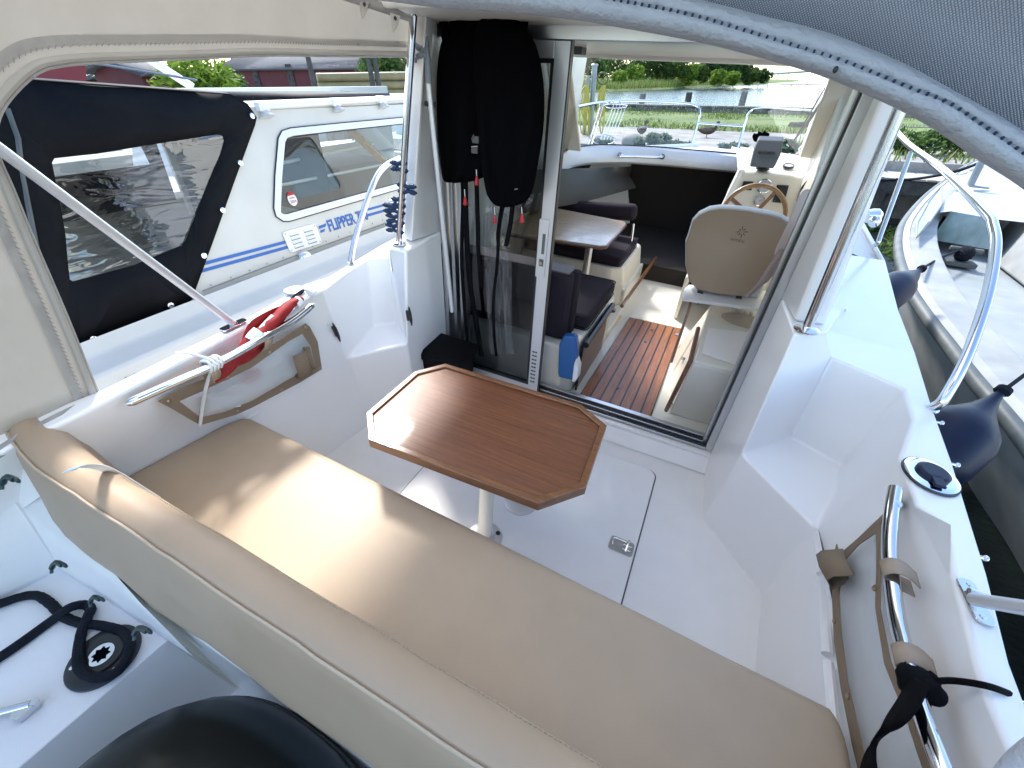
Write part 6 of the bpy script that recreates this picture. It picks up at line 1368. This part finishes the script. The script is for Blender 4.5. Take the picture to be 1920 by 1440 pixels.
def tree(base, h, wdt, n, size, mats, lab, cat_='tree', name='tree', seed=1, trunk=.3, group=None, shape=0):
    r = random.Random(seed); base = V(base); root = thing(name, base, lab, cat_, group, world=True); g = G()
    top = base+V((r.uniform(-.1, .1)*wdt, 0, h*.9)); g.tube([base, lerp(base, top, .4)+V((.03*h*r.uniform(-1, 1), 0, 0)), top], [.035*h**.8+.01, .022*h**.8, .004], n=8)
    blobs = []; nb_ = 7
    for k in range(nb_):
        t = trunk+(.92-trunk)*(k+.5)/nb_; a = k*2.4+seed; wr = wdt*(.5 if shape == 0 else .5*(1.15-t))*(.55+.5*math.sin(math.pi*min(1, (t-trunk)/(1-trunk)*1.1+.08)))
        c = base+V((math.cos(a)*wr*.6, math.sin(a)*wr*.5, t*h)); s = wdt*.26*r.uniform(.8, 1.25); blobs.append((c, (s, s, s*.8))); g.tube([lerp(base, top, t*.8), lerp(lerp(base, top, t*.8), c, .6)+V((0, 0, .02*h)), c], [.012*h**.8, .007*h**.8, .003], n=6)
    blobs.append((base+V((0, 0, h*(trunk+1)/2)), (wdt*.34, wdt*.34, h*(1-trunk)*.42)))
    part('trunk', g, BARK, root); foliage('crown', blobs, n, size, mats, root, seed); return root
# far shore
ed_px = [(860, 183), (960, 178), (1030, 175), (1073, 173), (1136, 172), (1222, 169), (1302, 164), (1394, 159), (1440, 156.5), (1494, 153.6)]
E_ = [WZ(x, y, -.42) for x, y in ed_px]
g = G(); g.grid([E_, [p*1.03+V((0, 0, .55)) for p in E_], [V((p.x*1.25, p.y*1.25, .9)) for p in E_], [V((p.x*2.2, p.y*2.2, 2.5)) for p in E_], [V((p.x*4, p.y*4, 4)) for p in E_]])
FSG = noisy(mat('far_turf', (.1, .15, .04)), .12, [(.10, .15, .03), (.16, .21, .05), (.22, .24, .09)], bumpd=.5)
obj('far_shore', g, FSG, kind='structure', world=True)
def fs_s(r):
    k = r.uniform(2, len(E_)-2.01); i = int(k); p = lerp(E_[i], E_[i+1], k-i); s = r.uniform(1.0, 1.25)**1; return (p.x*s, p.y*s, .0+.9*(s-1)/.25), (p.length/90)
blades('shore_reeds', 16000, fs_s, .9, .18, GR[:3], seed=8, lean=.2)
tl = [(1062, 118, 155, 26, 0), (1088, 92, 155, 30, 0), (1120, 100, 155, 24, 2), (1150, 85, 154, 34, 0), (1185, 128, 156, 22, 1), (1205, 95, 153, 30, 0), (1236, 100, 153, 26, 0), (1262, 105, 153, 24, 2), (1288, 126, 154, 18, 1), (1310, 128, 154, 18, 2), (1330, 100, 153, 26, 0), (1356, 108, 153, 24, 0), (1382, 117, 153, 22, 0), (1345, 137, 156, 16, 1), (1404, 134, 154, 18, 2), (1425, 137, 154, 16, 0), (1160, 138, 157, 16, 1), (1372, 142, 156.5, 12, 1)]
tlab = ['dark green tree', 'light green bush', 'mid green rounded tree']
for k, (x, yt, yb, wpx, kind) in enumerate(tl):
    base = WZ(x, 160 if 0 else max(yb, 154), .9) if yb > 154 else WD(x, yb, 150+k*3); d_ = math.hypot(base.x, base.y)
    if d_ > 260 or d_ < 60: base = WD(x, yb, 170); d_ = 170
    base.z = .9 if base.z > 1.2 else base.z; tp_ = WD(x, yt, d_); tree(base, tp_.z-base.z+.5, wpx/900*d_*1.7, 2600, .30*d_/120, LG if kind == 0 else (LY if kind == 1 else [LG[1], LG[2], LY[2]]), '%s on the far shore, %s' % (tlab[kind], ['first from the left', 'second from the left', 'third, beside the hose post', 'tall, right of the hose post', 'low and bright behind the fender basket', 'sixth from the left', 'above the leftmost pile', 'right of the leftmost pile', 'low between the two left piles', 'just right of the second pile', 'tall, right of the second pile', 'tall, left of the third pile', 'last tall one before the open sky', 'low in front of the tall group', 'right of the third pile', 'last one on the point', 'low by the reeds', 'smallest, below the tall end trees'][k]), seed=k+3, trunk=.12 if kind == 1 else .2, name='bush' if kind == 1 else 'tree', cat_='bush' if kind == 1 else 'tree', group='trees on the far shore')
fw = obj('far_wood', G().tube([WD(1040, 156, 230), WD(1385, 153, 260)], .3, n=4), BARK, kind='stuff', world=True)
rw = random.Random(77); fb_ = []
for k in range(34):
    x = 1020+k*10.6; c = WD(x, 153, 235); hh = rw.uniform(5, 9.5)*(1 if x < 1375 else .6); fb_ += [(V((c.x, c.y, hh*.45)), (3.2, 3.2, hh*.5)), (V((c.x+1.5, c.y, hh*.9)), (2.6, 2.6, hh*.28))]
foliage('far_wood_leaves', fb_, 22000, .42, [LG[0], LG[1], LG[2]], fw, seed=71)
g = G(); a, b = WD(1432, 139, 1500), WD(1640, 124, 1300); g.tube([a, b], 3.2, n=4)
for k in range(9):
    p = lerp(a, b, (k+.5)/9); g.tube([p, V((p.x, p.y, -.4))], 1.4, n=4)
obj('far_bridge', g, mat('bridge_concrete', (.45, .48, .52), .9), label='long pale bridge far away across the water', cat='bridge', world=True)
g = G(); a, b = WD(1390, 160, 200), WD(1580, 157, 130); g.tube([a, b], .10, n=4)
for k in range(9):
    p = lerp(a, b, k/8); g.tube([p, V((p.x, p.y, -.5))], .10, n=5)
obj('far_boardwalk', g, WOODD, label='thin line of posts and rail across the far water', cat='jetty', world=True)
# plants on the near edge of the quay
for k, (x, y0, y1, w_, lab) in enumerate(((1225, 288, 250, .9, 'pale grey green plant left of the bow rail upright'), (1262, 290, 262, .8, 'pale low plant just behind the dash handle'), (1365, 292, 266, .8, 'grey green low plant right of the bow opening'), (1130, 285, 262, .6, 'low plant below the fender basket'), (1480, 290, 262, .7, 'grey green plant behind the plotter'), (1722, 290, 240, 1.3, 'tall green weed at the jetty right beside the side rail'), (1775, 290, 246, 1.4, 'bushy green weed behind the old boat bow'), (1688, 290, 262, .5, 'small weed at the left end of the jetty'))):
    base = WZ(x, y0, LZ); d_ = math.hypot(base.x, base.y); tp_ = WD(x, y1, d_); hgt = tp_.z-base.z
    root = thing('weed', base, lab, 'plant', 'weeds on the quay edge', world=True); r = random.Random(k+40); g = G(); bl_ = []
    for j in range(11):
        a = r.uniform(0, 6.28); rr = r.uniform(.1, .5)*w_; tip = base+V((math.cos(a)*rr, math.sin(a)*rr*.6, hgt*r.uniform(.55, 1))); g.tube([base+V((math.cos(a)*rr*.5, math.sin(a)*rr*.3, 0)), tip], .008, n=5); bl_.append((lerp(base, tip, .75), (.13*w_, .13*w_, hgt*.32)))
    part('stems', g, LG[1], root); foliage('leaves', bl_, 1300, .04, LP if k < 5 else LG, root, seed=k+60)
def gv(r):
    x = r.uniform(1, 12); y = r.uniform(qf, qf+2.5); return (x, y, LZ), r.uniform(.3, 1)
blades('quay_weeds', 2500, gv, .22, .03, GR, seed=14)
def mv(r):
    while True:
        x = r.uniform(1.2, 5); y = r.uniform(6.0, yj0-.1)
        if noise.noise(V((x*1.3, y*1.3, 7))) > -.05: return (x, y, -.43), r.uniform(.3, 1)
blades('water_weed', 2600, mv, .10, .05, LG+LY[2:], seed=21, lean=1.2)
# port shore buildings
REDW = mat('red_painted_boards', (.11, .018, .022), .7, var=(1.5, (.08, .012, .016)), bump=(6, .3)); ROOFG = mat('grey_corrugated_roof', (.13, .13, .135), .7); tR = ROOFG.node_tree
tcR = N(ROOFG, 'ShaderNodeTexCoord'); wv = N(ROOFG, 'ShaderNodeTexWave', wave_type='BANDS', bands_direction='X'); wv.inputs['Scale'].default_value = 2.2; bpR = N(ROOFG, 'ShaderNodeBump'); bpR.inputs['Distance'].default_value = .15; tR.links.new(tcR.outputs['Object'], wv.inputs[0]); tR.links.new(wv.outputs['Fac'], bpR.inputs['Height']); tR.links.new(bpR.outputs[0], tR.nodes['Principled BSDF'].inputs['Normal'])
def shed(pxa, ya, da, pxb, yb_, db, ridge, lab, doors=(), name='boat_shed', depth=9):
    A, B = WD(pxa, ya, da), WD(pxb, yb_, db); A0_, B0_ = V((A.x, A.y, LZ)), V((B.x, B.y, LZ)); u = (B0_-A0_).normalized(); nrm = V((-u.y, u.x, 0)); nrm = nrm if nrm.dot(A0_) > 0 else -nrm
    h = (A.z+B.z)/2; root = thing(name, (A0_+B0_)/2, lab, 'building', world=True); g = G()
    A1_, B1_ = A0_+V((0, 0, h-LZ)), B0_+V((0, 0, h-LZ)); bk = nrm*depth; pk_ = nrm*depth/2+V((0, 0, ridge))
    g.poly([A0_, B0_, B1_, A1_]); g.poly([A0_+bk, B0_+bk, B1_+bk, A1_+bk]); g.poly([A0_, A1_, A1_+pk_, A1_+bk, A0_+bk]); g.poly([B0_, B1_, B1_+pk_, B1_+bk, B0_+bk]); part('wall', g, REDW, root)
    g = G(); ov = u*.4; of = -nrm*.5+V((0, 0, -ridge*.1)); g.grid([[A1_-ov+of, B1_+ov+of], [A1_-ov+pk_, B1_+ov+pk_], [A1_-ov+bk-of*.9, B1_+ov+bk-of*.9]]); part('roof', g, ROOFG, root, solid=.15)
    for (t0, t1, hh) in doors:
        g = G(); P0_, P1_ = lerp(A0_, B0_, t0)-nrm*.03, lerp(A0_, B0_, t1)-nrm*.03; g.prism([P0_, P1_, P1_+V((0, 0, hh)), P0_+V((0, 0, hh))], -nrm*.05); part('door', g, WOODD, root)
    return root
shed(405, 131, 62, 684, 123, 50, 1.3, 'long low dark red shed with grey roof behind the port neighbour', doors=((.26, .30, 2.2), (.50, .54, 2.4), (.78, .81, 2.2)))
shed(120, 142, 40, 300, 141, 44, 1.6, 'dark red shed with grey corrugated roof at the far left', name='boat_shed')
shed(262, 137, 30, 322, 139, 31, .5, 'small dark red hut in front of the left shed', depth=3, name='hut')
shed(488, 113, 130, 562, 113, 130, 3.0, 'distant house roofs above the long red shed', depth=14, name='house')
g = G(); g.prism([WD(x, y, 26) for x, y in ((60, 165), (60, 128), (160, 119), (163, 160))], (-1.5, .6, 0)); obj('red_container', g, mat('red_corrugated', (.22, .02, .03), .5), label='red corrugated container at the far left behind the canopy', cat='container', world=True)
tree(WD(378, 176, 24), WD(378, 118, 24).z-WD(378, 176, 24).z, 3.2, 3800, .13, LY, 'bright yellow green bush behind the black canopy', 'bush', 'bush', seed=31, trunk=.02)
tree(WD(440, 176, 30), WD(440, 134, 30).z-WD(440, 176, 30).z, 1.6, 1100, .10, LG, 'small darker bush right of the bright one', 'bush', 'bush', seed=33, trunk=.05)
tree(WD(728, 176, 34), WD(728, 96, 34).z-WD(728, 176, 34).z, 3.4, 3600, .14, LG, 'leafy green tree behind the log pile', seed=35, trunk=.1)
tree(WD(462, 118, 140)-V((0, 0, 3)), 5.5, 7, 1200, .35, LG, 'round distant tree above the shed roof', seed=36, trunk=.2)
tree(WD(626, 118, 140)-V((0, 0, 3)), 5.0, 6, 1200, .35, LG, 'small distant tree right of the house roofs', seed=37, trunk=.2)
BAM = mat('bundled_pole_wood', (.27, .22, .11), .6, var=(3, (.16, .14, .06)), bump=(14, .4))
for k, y in enumerate((144.5, 161, 176, 190)):
    a, b = WD(594+k*3, y+1, 13.0), WD(850, y-4, 14.0); g = G(); g.tube([a, b], .088, n=12)
    for t in (.02, .42, .75): p = lerp(a, b, t); q = lerp(a, b, t+.006); g.tube([p, q], .094, n=12)
    obj('stacked_log', g, BAM, label=['topmost log of the pile behind the port pole', 'second log of the pile from the top', 'third log of the pile from the top', 'lowest log of the pile, just above the cabin roof'][k], cat='log', group='logs in the pile', world=True)
for k, (x0, y0, x1, y1) in enumerate(((571, 80, 592, 172), (686, 80, 703, 185), (697, 80, 712, 170))):
    a, b = WD(x0, y0, 12.2), WD(x1, y1, 12.2); b = a+(b-a)*1.6; g = G(); g.tube([a, b], [.05, .06], n=8); obj('tarred_pole', g, WOODD, label=['leaning black pole at the left end of the log pile', 'leaning black pole in front of the logs, near one', 'thin leaning black pole just right of the near one'][k], cat='pole', group='leaning black poles', world=True)
g = G(); g.tube([WD(278, 110, 9.), WD(362, 164, 9.)], .055, n=8); obj('white_spar', g, WHP, label='white sloping spar rising behind the black canopy', cat='spar', world=True)
# boats seen beyond the port neighbour
def far_boat(c, L, B, H, lab, yaw):
    root = thing('moored_boat', (c[0], c[1], -.42), lab, 'boat', 'boats moored further to port', world=True); M = Matrix.Rotation(yaw, 3, 'Z'); g = G(); rows = []
    for k in range(9):
        t = k/8; w_ = B/2*(1-max(0, t-.45)**2*3.2); rows.append([V(c)+M@V((s*w_*q, (t-.5)*L, z+.12*H*t)) for s, q, z in ((-1, .8, -.42), (-1, 1, H), (-1, .85, H+.03), (1, .85, H+.03), (1, 1, H), (1, .8, -.42))])
    gg = g.grid(rows); g.bm.faces.new(gg[0]); part('hull', g, NBW, root, bevel=.02)
    g = G(); a = [V(c)+M@V((x, y, H+.03)) for x, y in ((-B*.33, -L*.1), (B*.33, -L*.1), (B*.28, L*.25), (-B*.28, L*.25))]; g.loft(a, [p+V((0, 0, .45)) for p in [lerp(V(c)+V((0, 0, H)), q, .85) for q in a]]); part('cabin', g, WHP, root, bevel=.05)
    g = G(); a = [V(c)+M@V((x, y, H+.03)) for x, y in ((-B*.34, -L*.48), (B*.34, -L*.48), (B*.34, -L*.12), (-B*.34, -L*.12))]; g.prism(a, (0, 0, .02)); part('cockpit_cover', g, NAVY, root)
far_boat((-7.2, 4.4, 0), 6.5, 2.3, .55, 'white motorboat seen through the clear canopy window', R_(4)); far_boat((-10.5, 6.2, 0), 7, 2.4, .6, 'white boat further off seen through the cabin windows', R_(-3)); far_boat((-6.6, 9.5, 0), 6.0, 2.2, .6, 'white boat ahead of the port neighbour', R_(10))
# ================================================================ turn the boats into the level world
bpy.context.view_layer.update()
for o in list(sc.objects):
    if o.parent is None and o not in WORLD and o.type in ('MESH', 'EMPTY'):
        o.matrix_world = TILT@o.matrix_basis
